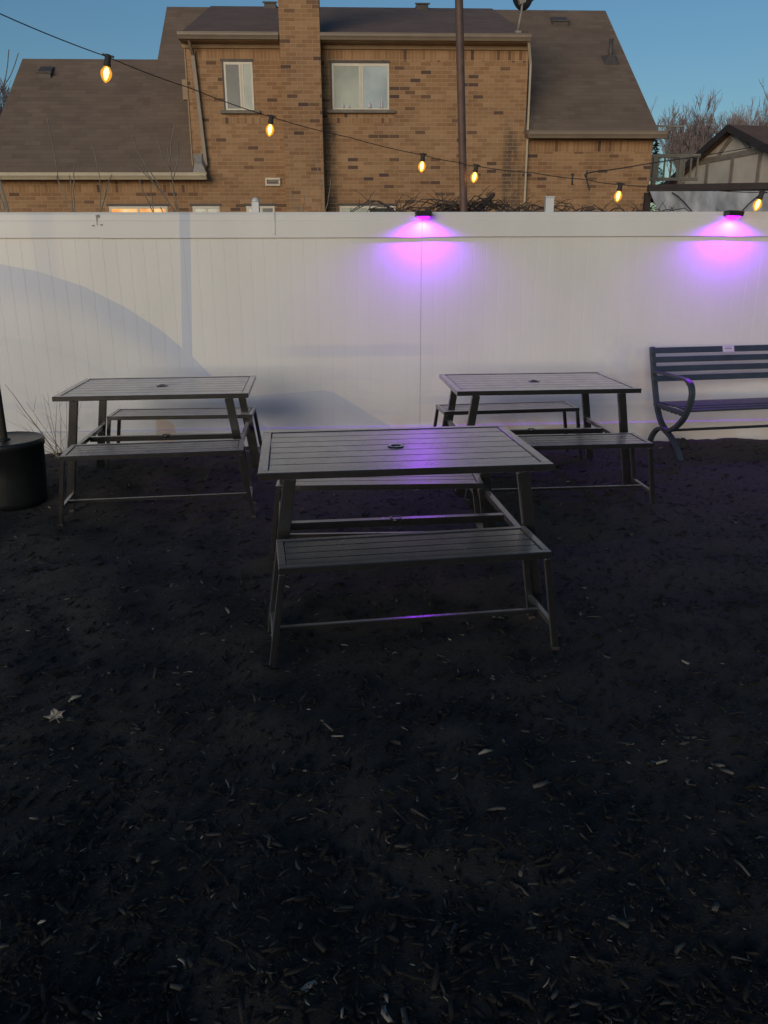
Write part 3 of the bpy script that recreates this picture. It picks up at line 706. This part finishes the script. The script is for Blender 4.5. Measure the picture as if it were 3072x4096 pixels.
# gable ends
for xa, xb, z0, zr in ((xL, xL+.3, zLg-.1, 5.95), (xR-.3, xR, zRg-.1, 7.3)):
    dr = 3.17 if xa < 0 else DR_
    w.add([(xa,.3,-.2),(xa,8.2,-.2),(xa,8.2,3.3),(xa,dr,zr),(xa,.3,z0),(xb,.3,-.2),(xb,8.2,-.2),(xb,8.2,3.3),(xb,dr,zr),(xb,.3,z0)],
          [(0,1,2,3,4),(9,8,7,6,5),(0,4,9,5),(4,3,8,9),(3,2,7,8),(2,1,6,7),(1,0,5,6)])
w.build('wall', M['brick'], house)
# soldier courses under the eaves and under the sills, 4 mm proud
sc = MB(); sc.box(bL+.002, bR-.002, -.004, -.0002, zE-.37, zE-.16); sc.build('soldier_course', M['soldier'], house)
MB().box(bR+.06, xR-.002, -.003, .001, zRg-.33, zRg-.12).build('soldier_course', M['soldier'], house)
MB().box(xL+.002, bL+.15, -.0045, -.0002, zLg-.33, zLg-.12).build('soldier_course', M['soldier'], house)
# roofs: slabs with thickness
def slab(mb, pts, t=.09):
    P = [Vector(p) for p in pts]; n = (P[1]-P[0]).cross(P[2]-P[0]).normalized()
    if n.z < 0: n = -n
    k = len(P); vs = P+[q-n*t for q in P]
    mb.add(vs, [tuple(range(k)), tuple(range(2*k-1,k-1,-1))]+[(i+k, (i+1)%k+k, (i+1)%k, i) for i in range(k)])
xml = hp(668, 38, DR_)[0]; xmr = xR+.06
lw = MB(); slab(lw, [(xL-.28,-.22,zLg-.02),(bL+.26,-.22,zLg-.02),(bL+.26,3.17,6.05),(xL-.28,3.17,6.05)])
slab(lw, [(xL-.28,3.17,6.05),(bL+.26,3.17,6.05),(bL+.26,8.7,3.1),(xL-.28,8.7,3.1)])
lw.build('roof', M['roof'], house)
mr = MB()
slab(mr, [(xml,-.215,zLg+.0),(bL+.02,-.215,zLg+.0),(bL+.02,DR_,ZR),(xml,DR_,ZR)])
slab(mr, [(bR-.02,-.22,zRg-.02),(xmr,-.22,zRg-.02),(xmr,DR_,ZR),(bR-.02,DR_,ZR)])
slab(mr, [(xml,DR_,ZR),(xmr,DR_,ZR),(xmr,8.8,3.1),(xml,8.8,3.1)])
mainroof = mr.build('roof', M['roof'], house)
dm = MB(); slab(dm, [(bL-.05,-.30,zE+.03),(bR-.055,-.30,zE+.03),(bR-.055,DR_+.02,ZR+.03),(bL-.05,DR_+.02,ZR+.03)], .10)
dormer = dm.build('roof', M['roof_dark'], house)
# gutters (K-profile) and fascia
def gutter(x0, x1, y, z, m=M['gutter'], h=.13):
    g = MB(); g.sweepx([(y+.12,z),(y+.12,z-h),(y+.03,z-h),(y+.015,z-h*.75),(y-.012,z-h*.45),(y-.012,z-.012),(y-.022,z-.012),(y-.022,z),(y,z),(y+.01,z-h*.6),(y+.10,z-h*.85),(y+.10,z)], x0, x1)
    return g.build('gutter', m, house)
chx0, chx1 = hp(1110, 20, -.42)[0], hp(1274, 20, -.42)[0]
gutter(bL-.065, chx0-.01, -.42, zE+.04, M['gutter'], .115); gutter(chx1+.01, bR-.05, -.42, zE+.04, M['gutter'], .115)
gutter(xL-.30, bL+.30, -.34, zLg+.02, M['gutter_bright']); gutter(bR+.02, xR+.16, -.34, zRg+.02)
MB().box(bL-.06, chx0-.012, -.05, -.006, zE-.155, zE-.085).build('fascia', M['fascia'], house)
MB().box(chx1+.012, bR+.02, -.05, -.006, zE-.155, zE-.085).build('fascia', M['fascia'], house)
MB().box(bR+.03, xR+.04, -.04, -.006, zRg-.115, zRg-.06).build('fascia', M['fascia'], house)
MB().box(xL-.02, bL+.2, -.04, -.006, zLg-.115, zLg-.065).build('fascia', M['fascia'], house)
MB().box(bL-.05, bR-.055, -.30, .0, zE-.0835, zE-.0755).build('soffit', M['fascia'], house)
MB().box(xL-.2, bL+.26, -.22, .0, zLg-.063, zLg-.055).build('soffit', M['fascia'], house)
MB().box(bR+.02, xR+.1, -.22, .0, zRg-.058, zRg-.05).build('soffit', M['fascia'], house)
# corner boards and downspouts
MB().box(bL-.025, bL-.002, -.02, .10, zLg+.02, zE-.16).build('corner_board', M['fascia'], house)
d = MB(); d.bar((bL+.13,-.30,zE-.06),(bL+.15,-.075,zE-.28),.07,.055,(1,0,0)); d.bar((bL+.15,-.075,zE-.26),(bL+.27,-.075,zLg+.16),.055,.075,(1,0,0)); d.bar((bL+.27,-.075,zLg+.18),(bL+.20,-.20,zLg+.04),.07,.05,(1,0,0))
d.build('downspout', M['gutter'], house, bevel=.008)
MB().hexa([(bL+.02,-.23,zLg+.03),(bL+.28,-.23,zLg+.03),(bL+.28,-.05,zLg+.03),(bL+.02,-.05,zLg+.03),(bL+.06,-.20,zLg+.18),(bL+.20,-.20,zLg+.22),(bL+.20,-.06,zLg+.40),(bL+.02,-.06,zLg+.40)]).build('flashing', M['grey_metal'], house)
d = MB(); d.bar((bR-.075,-.32,zE-.06),(bR+.035,-.08,zE-.42),.045,.05,(1,0,0)); d.bar((bR+.035,-.08,zE-.40),(bR+.035,-.08,.1),.05,.036,(1,0,0)); d.build('downspout', M['gutter_bright'], house, bevel=.006)
# chimney
cx = MB(); cb0, cb1 = hp(1150, 842, -.42)[0], hp(1302, 842, -.42)[0]
cx.hexa([(cb0,-.42,-.2),(cb1,-.42,-.2),(cb1,.10,-.2),(cb0,.10,-.2),(chx0,-.42,8.6),(chx1,-.42,8.6),(chx1,.25,8.6),(chx0,.25,8.6)])
ch = cx.build('chimney', M['brick_chimney'], house)
MB().box(chx0-.05, chx1+.05, -.47, .30, 8.601, 8.72).build('chimney_cap', M['sill'], ch)
# upper windows
def window(x0, x1, z0, z1, split, panes, sill=(.06,.06)):
    f = MB(); fw = .05
    f.box(x0, x1, -.012, .02, z1-fw, z1); f.box(x0, x1, -.012, .02, z0, z0+fw*.7)
    f.box(x0, x0+fw*.8, -.0115, .0195, z0+fw*.7, z1-fw); f.box(x1-fw*.8, x1, -.0115, .0195, z0+fw*.7, z1-fw)
    f.box(split-.045, split-.008, -.017, .018, z0+fw*.7, z1-fw); f.box(split+.008, split+.045, -.014, .018, z0+fw*.7, z1-fw); f.box(split-.0075, split+.0075, -.010, .016, z0+fw*.7, z1-fw)
    fo = f.build('window', M['win_frame'], house, bevel=.004)
    MB().box(x0+fw*.8+.001, split-.046, -.006, -.003, z0+fw*.7+.001, z1-fw-.001).build('pane', M[panes[0]], fo)
    MB().box(split+.046, x1-fw*.8-.001, -.008, -.005, z0+fw*.7+.001, z1-fw-.001).build('pane', M[panes[1]], fo)
    # dark brick reveal and lintel line
    MB().box(x0-.06, x1+.02, -.010, -.0046, z1+.004, z1+.055).build('lintel', M['vent_metal'], fo)
    MB().box(x0-.035, x0-.002, -.0095, -.0046, z0, z1+.003).build('reveal', M['vent_metal'], fo)
    MB().box(x0-.11, x1+.11, -.085, -.0005, z0-.065, z0-.0025).build('sill', M['sill'], fo, bevel=.006)
    MB().box(x0-.11, x1+.11, -.004, -.0003, z0-.24, z0-.0655).build('sill_course', M['soldier'], fo)
    return fo
window(-3.143, -2.573, 4.475, 5.346, -2.80, ('pane_screen', 'pane_pale_reflection'))
w2 = window(-1.003, .145, 4.492, 5.333, -.42, ('pane_pale_reflection', 'pane_blue'))
# small white things standing on the inner sill, seen against the glass
mb = MB()
for x, h, ww in ((-.79,.10,.03),(-.67,.07,.03),(-.25,.12,.035),(-.05,.13,.03),(-.005,.19,.025)):
    mb.lathe([(ww,0),(ww*.9,h*.5),(ww*.35,h*.8),(.004,h)], 10, (x, -.0085, 4.53))
mb.build('sill_ornaments', M['plaque'], w2)
# lower windows, only their heads rise over the fence
def low_window(x0, x1, panes, split=None):
    f = MB(); z1, z0 = 2.672, 1.6; fw = .045
    f.box(x0, x1, -.014, .02, z1-fw, z1); f.box(x0, x0+fw, -.0135, .0195, z0, z1-fw); f.box(x1-fw, x1, -.0135, .0195, z0, z1-fw); f.box(x0, x1, -.014, .02, z0-.05, z0)
    xs = split if split else (x0+x1)/2; f.box(xs-.02, xs+.02, -.0135, .0195, z0, z1-fw)
    fo = f.build('window', M['win_frame'], house, bevel=.004)
    MB().box(x0+fw+.001, xs-.021, -.006, -.003, z0+.001, z1-fw-.001).build('pane', M[panes[0]], fo)
    MB().box(xs+.021, x1-fw-.001, -.006, -.003, z0+.001, z1-fw-.001).build('pane', M[panes[1]], fo)
    MB().box(x0-.05, x1+.04, -.010, -.0046, z1+.003, z1+.05).build('lintel', M['vent_metal'], fo)
low_window(-5.66, -4.46, ('lit_window','lit_window'), -5.06)
low_window(-3.95, -3.39, ('pane_pale_reflection','pane_pale_reflection'), -3.66)
low_window(-2.84, -2.25, ('pane_pale_reflection','pane_screen'), -2.52)
low_window(-.90, .275, ('pane_pale_reflection','pane_black'), -.30)
# dryer vent, roof vents, vent pipe, wall box
v = MB(); v.box(-2.42,-2.11,-.06,-.0005,3.175,3.215); v.box(-2.42,-2.11,-.045,-.0005,3.062,3.095); v.box(-2.42,-2.385,-.05,-.0005,3.0955,3.1745); v.box(-2.145,-2.11,-.05,-.0005,3.0955,3.1745); vv = v.build('dryer_vent', M['win_frame'], house, bevel=.008)
MB().box(-2.384,-2.146,-.02,-.0008,3.10,3.172).build('vent_slot', M['gutter'], vv); MB().box(-2.36,-2.16,-.024,-.0205,3.115,3.14).build('vent_flap', M['vent_metal'], vv)
b = MB(); b.box(bL-.115,bL-.026,.02,.14,zE-1.06,zE-.70); b.build('wall_box', M['fascia'], house)
def roof_vent(u0, u1, v0, v1, dep, z_at, slope):
    x0, z1 = hp(u0, v0, dep); x1, z0 = hp(u1, v1, dep)
    zr = z_at(dep)
    m_ = MB(); hgt = max(.12, (z1-z0)*.8)
    m_.hexa([(x0,dep-.16,z_at(dep-.16)-.02),(x1,dep-.16,z_at(dep-.16)-.02),(x1,dep+.16,z_at(dep+.16)-.02),(x0,dep+.16,z_at(dep+.16)-.02),(x0+.01,dep-.17,z_at(dep-.16)+hgt),(x1-.01,dep-.17,z_at(dep-.16)+hgt),(x1-.01,dep+.16,z_at(dep+.16)+hgt*.35),(x0+.01,dep+.16,z_at(dep+.16)+hgt*.35)])
    m_.box(x0-.03, x1+.03, dep-.20, dep-.171, z_at(dep-.16)+hgt-.02, z_at(dep-.16)+hgt+.015)
    return m_.build('roof_vent', M['vent_metal'], house, bevel=.01)
zl = lambda d_: zLg-.02+(6.05-zLg+.02)*(d_+.22)/3.39
zm = lambda d_: zRg-.02+(ZR-zRg+.02)*(d_+.22)/(DR_+.22)
zd = lambda d_: zE+.03+(ZR-zE)*(d_+.30)/(DR_+.32)
def solve_dep(u, v, zf, lo=0, hi=4.2):
    best = min((abs(hp(u, v, d_)[1]-zf(d_)), d_) for d_ in np.linspace(lo, hi, 200)); return float(best[1])
roof_vent(152, 212, 273, 292, solve_dep(182, 294, zl, 0, 3.1), zl, 1)
roof_vent(2206, 2270, 62, 88, solve_dep(2236, 90, zm), zm, 1)
roof_vent(1058, 1108, 34, 50, 4.10, zd, 1); roof_vent(1662, 1712, 36, 52, 4.10, zd, 1)
dp = solve_dep(2440, 240, zm); xp, zp = hp(2440, 240, dp)
pp = MB(); pp.tube([(xp,dp,zm(dp)-.05),(xp,dp,zm(dp)+.42)], .05, 12); pp = pp.build('vent_pipe', M['vent_metal'], house, smooth=True)
MB().hexa([(xp-.18,dp-.2,zm(dp-.2)+.003),(xp+.18,dp-.2,zm(dp-.2)+.003),(xp+.18,dp+.15,zm(dp+.15)+.003),(xp-.18,dp+.15,zm(dp+.15)+.003),(xp-.06,dp-.06,zm(dp)+.09),(xp+.06,dp-.06,zm(dp)+.09),(xp+.06,dp+.06,zm(dp)+.09),(xp-.06,dp+.06,zm(dp)+.09)]).build('pipe_flashing', M['vent_metal'], pp)
# little antenna arm at the right eave
xa, za = hp(2632, 500, 1.0); xb_, zb_ = hp(2735, 506, 1.0)
an = MB(); an.tube([(xa-.05,1.0,za-.02),(xb_,1.0,zb_)], .022, 8); an.tube([(xa,1.0,za-.25),(xa,1.0,za+.02),(xa+.04,1.0,za+.10)], .016, 8); an.build('antenna_arm', M['grey_metal'], house)
# satellite dish stands on the roof: its own thing
def dish():
    d0 = solve_dep(2071, 129, zd, -.25, 3.0); x0, _ = hp(2071, 129, d0); z0 = zd(d0)
    base = Vector((x0, d0, z0)); R = Matrix.Rotation(HA, 4, 'Z'); wp = Matrix.Translation((0,HY,0))@R@base
    D = thing('satellite_dish', 'dark satellite dish on a grey mast at the roof edge', 'satellite dish', wp, HA)
    # mast leans slightly; dish is seen from behind
    MB().box(-.06,.06,-.07,.07,-.03,.012).build('foot_plate', M['grey_metal'], D)
    MB().tube([(0,0,0),(.03,.0,.22),(.06,.0,.36),(.07,0,.62)], .024, 10).build('mast', M['grey_metal'], D, smooth=True)
    n = 30; rings = 7; vs = []; fs = []
    C = Vector((.08,.06,.76)); ax = Vector((.80,.56,.20)).normalized(); s1 = ax.cross(Vector((0,0,1))).normalized(); s2 = s1.cross(ax)
    for th in (0, .012):
        for i in range(rings+1):
            rr = i/rings
            for k in range(n):
                a_ = 2*PI*k/n; q = C+s1*(.30*rr*math.cos(a_))+s2*(.36*rr*math.sin(a_))+ax*(.085*rr*rr-.085-th); vs.append(q)
    m_ = (rings+1)*n
    for o_ in (0, m_):
        for i in range(rings):
            for k in range(n): fs.append((o_+i*n+k, o_+i*n+(k+1)%n, o_+(i+1)*n+(k+1)%n, o_+(i+1)*n+k))
    for k in range(n): fs.append((rings*n+k, rings*n+(k+1)%n, m_+rings*n+(k+1)%n, m_+rings*n+k))
    mb_ = MB(); mb_.add(vs, fs); mb_.build('reflector', M['black_dish'], D, smooth=True)
    br = MB(); br.bar((.07,0,.50),tuple(C-ax*.12),.09,.11); br.box(.02,.13,-.05,.03,.52,.72); br.build('bracket', M['grey_metal'], D)
    e = C+ax*.42-s2*.22
    am = MB(); am.tube(smooth_pts([(.08,0,.50),(.24,.08,.56),(.42,.16,.70),(.52,.22,.80),(.53,.22,.90)], 4), .018, 8); am = am.build('feed_arm', M['grey_metal'], D)
    MB().box(.46,.56,.17,.27,.88,.99).build('receiver', M['grey_metal'], am, bevel=.01)
dish()

# ================================================================== PLANTS BEHIND THE FENCE
def branchy(mb, p, d, L, r, depth, spread=.5, up=.15, n=3, seg=4, sides=5, kids=(2,4), rmin=0.0):
    pts = [p.copy()]; q = p.copy(); dd = d.normalized()
    for i in range(seg):
        dd = (dd+Vector((random.gauss(0,.10), random.gauss(0,.10), random.gauss(0,.06)+up*.2))).normalized(); q = q+dd*(L/seg); pts.append(q.copy())
    rs = [max(rmin, r*(1-.55*i/seg)) for i in range(seg+1)]; mb.tube(pts, rs, sides, cap=False)
    if depth <= 0: return
    for k in range(random.randint(*kids)):
        t = random.uniform(.35, 1.0); i = min(seg-1, int(t*seg)); f = t*seg-i; b = pts[i].lerp(pts[i+1], f)
        a = random.uniform(0, 2*PI); ref = dd.orthogonal().normalized(); nd = (dd+(ref*math.cos(a)+dd.cross(ref)*math.sin(a))*spread*random.uniform(.6,1.3)+Vector((0,0,up))).normalized()
        branchy(mb, b, nd, L*random.uniform(.5,.8), max(rs[i]*.6, r*.22), depth-1, spread, up, n, seg, max(3, sides-1), kids, rmin)
def sapling(u, v, y, h, lean, label, m='sapling', kids=(2,3), depth=2, r=.034):
    b = at_y(u, v, y); mb = MB(); random.seed(int(u*7+y))
    branchy(mb, Vector((0,0,0)), Vector((lean,0,1)), h, r, depth, .42, .25, seg=6, kids=kids, rmin=.007)
    o = mb.build('bare_sapling', M[m]); o.location = (b.x, y, 0); return tag(o, label, 'sapling', 'bare saplings between fence and house')
sapling(100, 848, 11.5, 3.5, -.06, 'tall bare grey sapling in front of the far left roof edge')
sapling(350, 848, 12.0, 2.0, -.05, 'short thin bare sapling in front of the lit window')
sapling(765, 848, 12.0, 1.62, -.06, 'bare branching sapling in front of the left roof near the downspout', depth=3, kids=(2,3))
sapling(1225, 848, 12.5, 1.5, .03, 'thin bare sapling in front of the brick chimney', depth=2, r=.015)
sapling(1345, 848, 12.3, 1.45, -.04, 'thin bare sapling right beside the chimney under the wide window', depth=2, r=.014)
def bramble(u0, u1, y, n, hmax, label, thick=None):
    a, b = at_y(u0, 846, y), at_y(u1, 846, y); mb = MB(); cx_ = (a.x+b.x)/2; random.seed(int(u0))
    for i in range(n):
        x0 = random.uniform(a.x, b.x)-cx_; L = random.uniform(.3, .9)*(1 if random.random() < .5 else -1); h = random.uniform(.25, 1)*hmax; z0 = 1.75
        yb = random.uniform(-.25, .25); pts = []
        for k in range(9):
            t = k/8; pts.append(Vector((x0+L*t+random.gauss(0,.012), yb+random.gauss(0,.02), z0+(.30+h)*math.sin(min(1, t*1.25)*PI*.62)-.18*t*t+random.gauss(0,.008))))
        pts = [Vector((x0-L*.15, yb, .0))]+pts
        mb.tube(pts, [.009]+[.008*(1-.07*k) for k in range(9)], 4, cap=False)
        for q in range(3):
            k = random.randint(3, 8); f = pts[k]; e = f+Vector((random.uniform(-.14,.14), random.uniform(-.06,.06), random.uniform(-.05,.14))); mb.tube([f, (f+e)/2+Vector((0,0,.015)), e], [.004,.003,.0015], 3, cap=False)
    if thick:
        p0, p1 = at_y(*thick[0], y), at_y(*thick[1], y); o0 = Vector((cx_, y, 0)); mb.tube([Vector((p0.x-.5,y,.3))-o0, p0-o0, (p0+p1)/2-o0+Vector((.005,0,-.01)), p1-o0], [.05,.034,.028,.018], 8)
    o = mb.build('bramble', M['cane']); o.location = (cx_, y, 0); return tag(o, label, 'bramble', 'bare brambles along the back of the fence')
bramble(1575, 1900, 7.9, 30, .16, 'tangle of dead bramble canes behind the violet lamp left of the brown pole')
bramble(1880, 2140, 8.0, 44, .11, 'dense dead bramble with one thick dark stub right of the brown pole', ((1905,842),(1976,775)))
bramble(2150, 2560, 8.1, 34, .06, 'low thin bramble canes around the white square post')

# ================================================================== RIGHT SIDE: carport, railing, neighbour house, trees
def carport():
    y = 15.0; a = at_y(2592, 748, y); b = at_y(3330, 738, y)
    Cc = thing('carport', 'carport with dark beam and sagging pale grey tarpaulin', 'carport', (a.x, y, 0))
    w_ = b.x-a.x
    mb = MB(); mb.bar((0,0,a.z-.02),(w_,0,a.z+.02),.10,.11); mb.build('beam', M['dark_timber'], Cc)
    for x in (.05, w_*.5, w_-.05): MB().box(x-.05, x+.05, .10, .2, -.05, a.z-.08).build('post', M['dark_timber'], Cc)
    MB().hexa([(0,.06,a.z-.06),(w_,.06,a.z-.02),(w_,2.2,a.z-.05),(1.3,2.2,a.z-.1),(0,.06,a.z-.03),(w_,.06,a.z+.01),(w_,2.2,a.z-.02),(1.3,2.2,a.z-.07)]).build('roof', M['dark_timber'], Cc)
    nu, nv = 60, 16; vs = []; fs = []
    for s_ in (0, 1):
        for j in range(nv+1):
            for i in range(nu+1):
                t = i/nu; q = j/nv; x = .02+t*(w_-.05)
                drop = q*(1.05-.25*t); sag = .16*math.sin(t*PI*5.0)*q*(1-q)*1.5+.05*math.sin(t*31+q*3)*q
                slant = .45*q*(1-t) if t < .35 else .2*q*(1-t)
                vs.append((x+slant, -.055-.35*q+sag-.004*s_, a.z-.075-drop+.05*math.sin(t*PI*5)*q))
    m_ = (nu+1)*(nv+1)
    for s_ in (0, 1):
        for j in range(nv):
            for i in range(nu): k = s_*m_+j*(nu+1)+i; fs.append((k,k+1,k+nu+2,k+nu+1))
    mb = MB(); mb.add(vs, fs); mb.build('tarpaulin', M['tarp'], Cc, smooth=True)
    mb = MB()
    for t0, t1 in ((.12,.36),(.62,.30)):
        pts = [(w_*(t0+(t1-t0)*k/8), -.12-.40*k/8, a.z-.1-1.0*(k/8)**1.3) for k in range(9)]; mb.tube(pts, .011, 6)
    mb.build('tarp_rope', M['dark_timber'], Cc)
carport()
def railing():
    y = 24.0; a = at_y(2604, 622, y); b = at_y(2800, 626, y); z0 = at_y(2604, 742, y).z
    R = thing('balcony_railing', 'weathered wooden balcony railing beyond the brick house corner', 'railing', (a.x, y, 0)); w_ = b.x-a.x; H = a.z
    MB().box(-.9, w_, -.05, .05, H-.06, H+.03).build('top_rail', M['rail_wood'], R)
    MB().box(-.9, w_, -.04, .04, z0+.12, z0+.2).build('low_rail', M['rail_wood'], R)
    MB().box(-1.0, w_+.3, -.1, 1.6, z0-.35, z0-.15).build('deck', M['dark_timber'], R)
    for x in np.linspace(.03, w_-.05, 8): MB().box(x-.022, x+.022, -.02, .02, z0+.201, H-.061).build('baluster', M['rail_wood'], R)
    for x in (.12, w_*.62): MB().box(x-.055, x+.055, -.06, .06, z0-.15, H-.0605).build('post', M['rail_wood'], R)
    for x in (-.6, w_): MB().box(x-.08, x+.08, .3, .46, -.1, z0-.351).build('post', M['dark_timber'], R)
railing()
def neighbour():
    yr = 31.0; pk = at_y(2910, 500, yr); X0 = pk.x+.35; hw = 3.9
    zb = at_y(2731, 739, yr+hw).z; zb = max(2.0, zb); tz = pk.z
    Nn = thing('timbered_house', 'half-timbered cream house with rust-brown gabled roof beyond the carport', 'house', (X0, yr, 0), .22)
    L = 12.0; k = (tz-zb)/hw
    w_ = MB(); w_.add([(0,-hw+.3,0),(0,hw-.3,0),(0,hw-.3,zb+.3*k),(0,0,tz-.12),(0,-hw+.3,zb+.3*k),(L,-hw+.3,0),(L,hw-.3,0),(L,hw-.3,zb+.3*k),(L,0,tz-.12),(L,-hw+.3,zb+.3*k)],
        [(0,1,2,3,4),(9,8,7,6,5),(0,4,9,5),(4,3,8,9),(3,2,7,8),(2,1,6,7),(1,0,5,6)]); w_.build('wall', M['stucco'], Nn)
    r = MB(); slab(r, [(-.35,-hw-.1,zb-.1*k),(L+.3,-hw-.1,zb-.1*k),(L+.3,0,tz),(-.35,0,tz)], .12); slab(r, [(-.35,0,tz),(L+.3,0,tz),(L+.3,hw+.1,zb-.1*k),(-.35,hw+.1,zb-.1*k)], .12); rf = r.build('roof', M['roof_far'], Nn)
    bb = MB(); bb.bar((-.37,0,tz-.10),(-.37,hw+.12,zb-.1*k-.10),.06,.22,(0,0,1)); bb.bar((-.37,0,tz-.10),(-.37,-hw-.12,zb-.1*k-.10),.06,.22,(0,0,1)); bb.build('bargeboard', M['dark_timber'], rf)
    h1 = at_y(2870, 622, yr).z
    t_ = MB(); half = (tz-h1)/k-.25
    t_.box(-.05,-.003,-half-.15,half+.15,h1-.09,h1+.09)
    for q in (-3.0,-1.5,0.0,1.5,3.0):
        top = min(h1-.091, tz-abs(q)*k-.35)
        t_.box(-.045,-.003,q-.08,q+.08,zb-1.2,top)
    for sgn in (-1, 1): t_.bar((-.03,sgn*.9,h1+.09),(-.03,sgn*.25,h1+.09+(tz-h1)*.5),.05,.14,(0,0,1))
    t_.box(-.052,-.003,-hw+.4,hw-.4,zb-1.35,zb-1.2)
    t_.build('timber_framing', M['timber'], Nn)
    e = hw+.12
neighbour()
def bare_tree(u0, u1, vtop, vbase, y, seed, label, twist=.25, trunks=7, m='bark_far'):
    random.seed(seed); a, b = at_y(u0, vtop, y), at_y(u1, vtop, y); W = b.x-a.x; cxx = (a.x+b.x)/2; zt = a.z
    T = thing('bare_tree', label, 'tree', (cxx, y, 0), 0, 'bare winter trees beyond the houses')
    MB().tube([(0,0,-.2),(.05,0,zt*.12),(0,0,zt*.3)], [W*.035,W*.028,W*.024], 9).build('trunk', M[m], T, smooth=True)
    mb = MB()
    for k in range(trunks):
        f = (k+.5)/trunks-.5; d = Vector((f*W*.85, random.uniform(-.3,.3)*W*.5, zt*.55)); L = d.length*.51
        branchy(mb, Vector((0,0,zt*.28)), d, L, W*.019, 5, .52, .30, seg=3, sides=4, kids=(3,5), rmin=.0085)
    mb.build('crown', M[m], T)
bare_tree(2660, 2930, 380, 740, 46, 5, 'broad bare tree behind the balcony railing and timbered gable')
bare_tree(2960, 3200, 340, 600, 52, 9, 'bare tree rising behind the rust-brown roof at the right edge')
bare_tree(-190, 60, 330, 700, 34, 13, 'bare tree showing past the far left roof edge')
def evergreen():
    y = 38.0; a = at_y(2632, 520, y); random.seed(3); H = a.z
    T = thing('evergreen_tree', 'small dark green evergreen just right of the brick house corner', 'tree', (a.x-.25, y, 0))
    MB().tube([(0,0,-.1),(0,0,H*.9)], [.14,.03], 8).build('trunk', M['cane'], T)
    mb = MB()
    for i in range(2600):
        t = random.random()**.7; z = H*(.12+.88*t); R = (1.9*(1-t)+.08)*random.uniform(.25,1.0)**.5; a_ = random.uniform(0, 2*PI); c = Vector((R*math.cos(a_), R*math.sin(a_), z-.15*R)); s_ = random.uniform(.06,.15)
        d = Vector((math.cos(a_), math.sin(a_), random.uniform(-.5,.2)))*s_*1.6; w_ = Vector((-math.sin(a_), math.cos(a_), random.uniform(-.4,.4)))*s_*.5
        mb.add([c-w_, c+w_, c+d], [(0,1,2)])
    mb.build('crown', M['needles'], T)
evergreen()

# ================================================================== LIGHT, SKY, CAMERA
SUN_EL, SUN_AZ = math.radians(4.0), PI+.40
world = bpy.data.worlds.new('World'); SC.world = world; world.use_nodes = True
nt = world.node_tree; bg = nt.nodes['Background']; sky = nt.nodes.new('ShaderNodeTexSky'); sky.sky_type = 'NISHITA'; sky.sun_disc = False
sky.sun_elevation = SUN_EL; sky.sun_rotation = SUN_AZ; sky.air_density = 1.0; sky.dust_density = .3; sky.ozone_density = 3.0; sky.altitude = 100
nt.links.new(sky.outputs[0], bg.inputs[0]); bg.inputs[1].default_value = .15
sd = bpy.data.lights.new('dusk_sun', 'SUN'); sd.energy = 1.9; sd.angle = math.radians(40); sd.color = (1.0,.86,.70)
so = bpy.data.objects.new('dusk_sun', sd); COL.objects.link(so)
sdir = Vector((math.sin(SUN_AZ)*math.cos(SUN_EL), math.cos(SUN_AZ)*math.cos(SUN_EL), math.sin(SUN_EL)))   # towards the glow
so.rotation_euler = sdir.to_track_quat('Z', 'Y').to_euler(); so.location = (0,-5,6)

cd = bpy.data.cameras.new('camera'); cd.sensor_fit = 'VERTICAL'; cd.sensor_height = 36; cd.lens = FPX/4096*36; cd.clip_end = 1000; cd.clip_start = .05
co = bpy.data.objects.new('camera', cd); COL.objects.link(co); co.location = (0,0,CAMH)
co.rotation_mode = 'QUATERNION'; co.rotation_quaternion = (Matrix.Rotation(PI/2-PITCH, 3, 'X')@Matrix.Rotation(-ROLL, 3, 'Z')).to_quaternion()
SC.camera = co
vs_ = SC.view_settings; vs_.view_transform = 'Standard'; vs_.look = 'None'; vs_.exposure = 0.2; vs_.gamma = 1.0
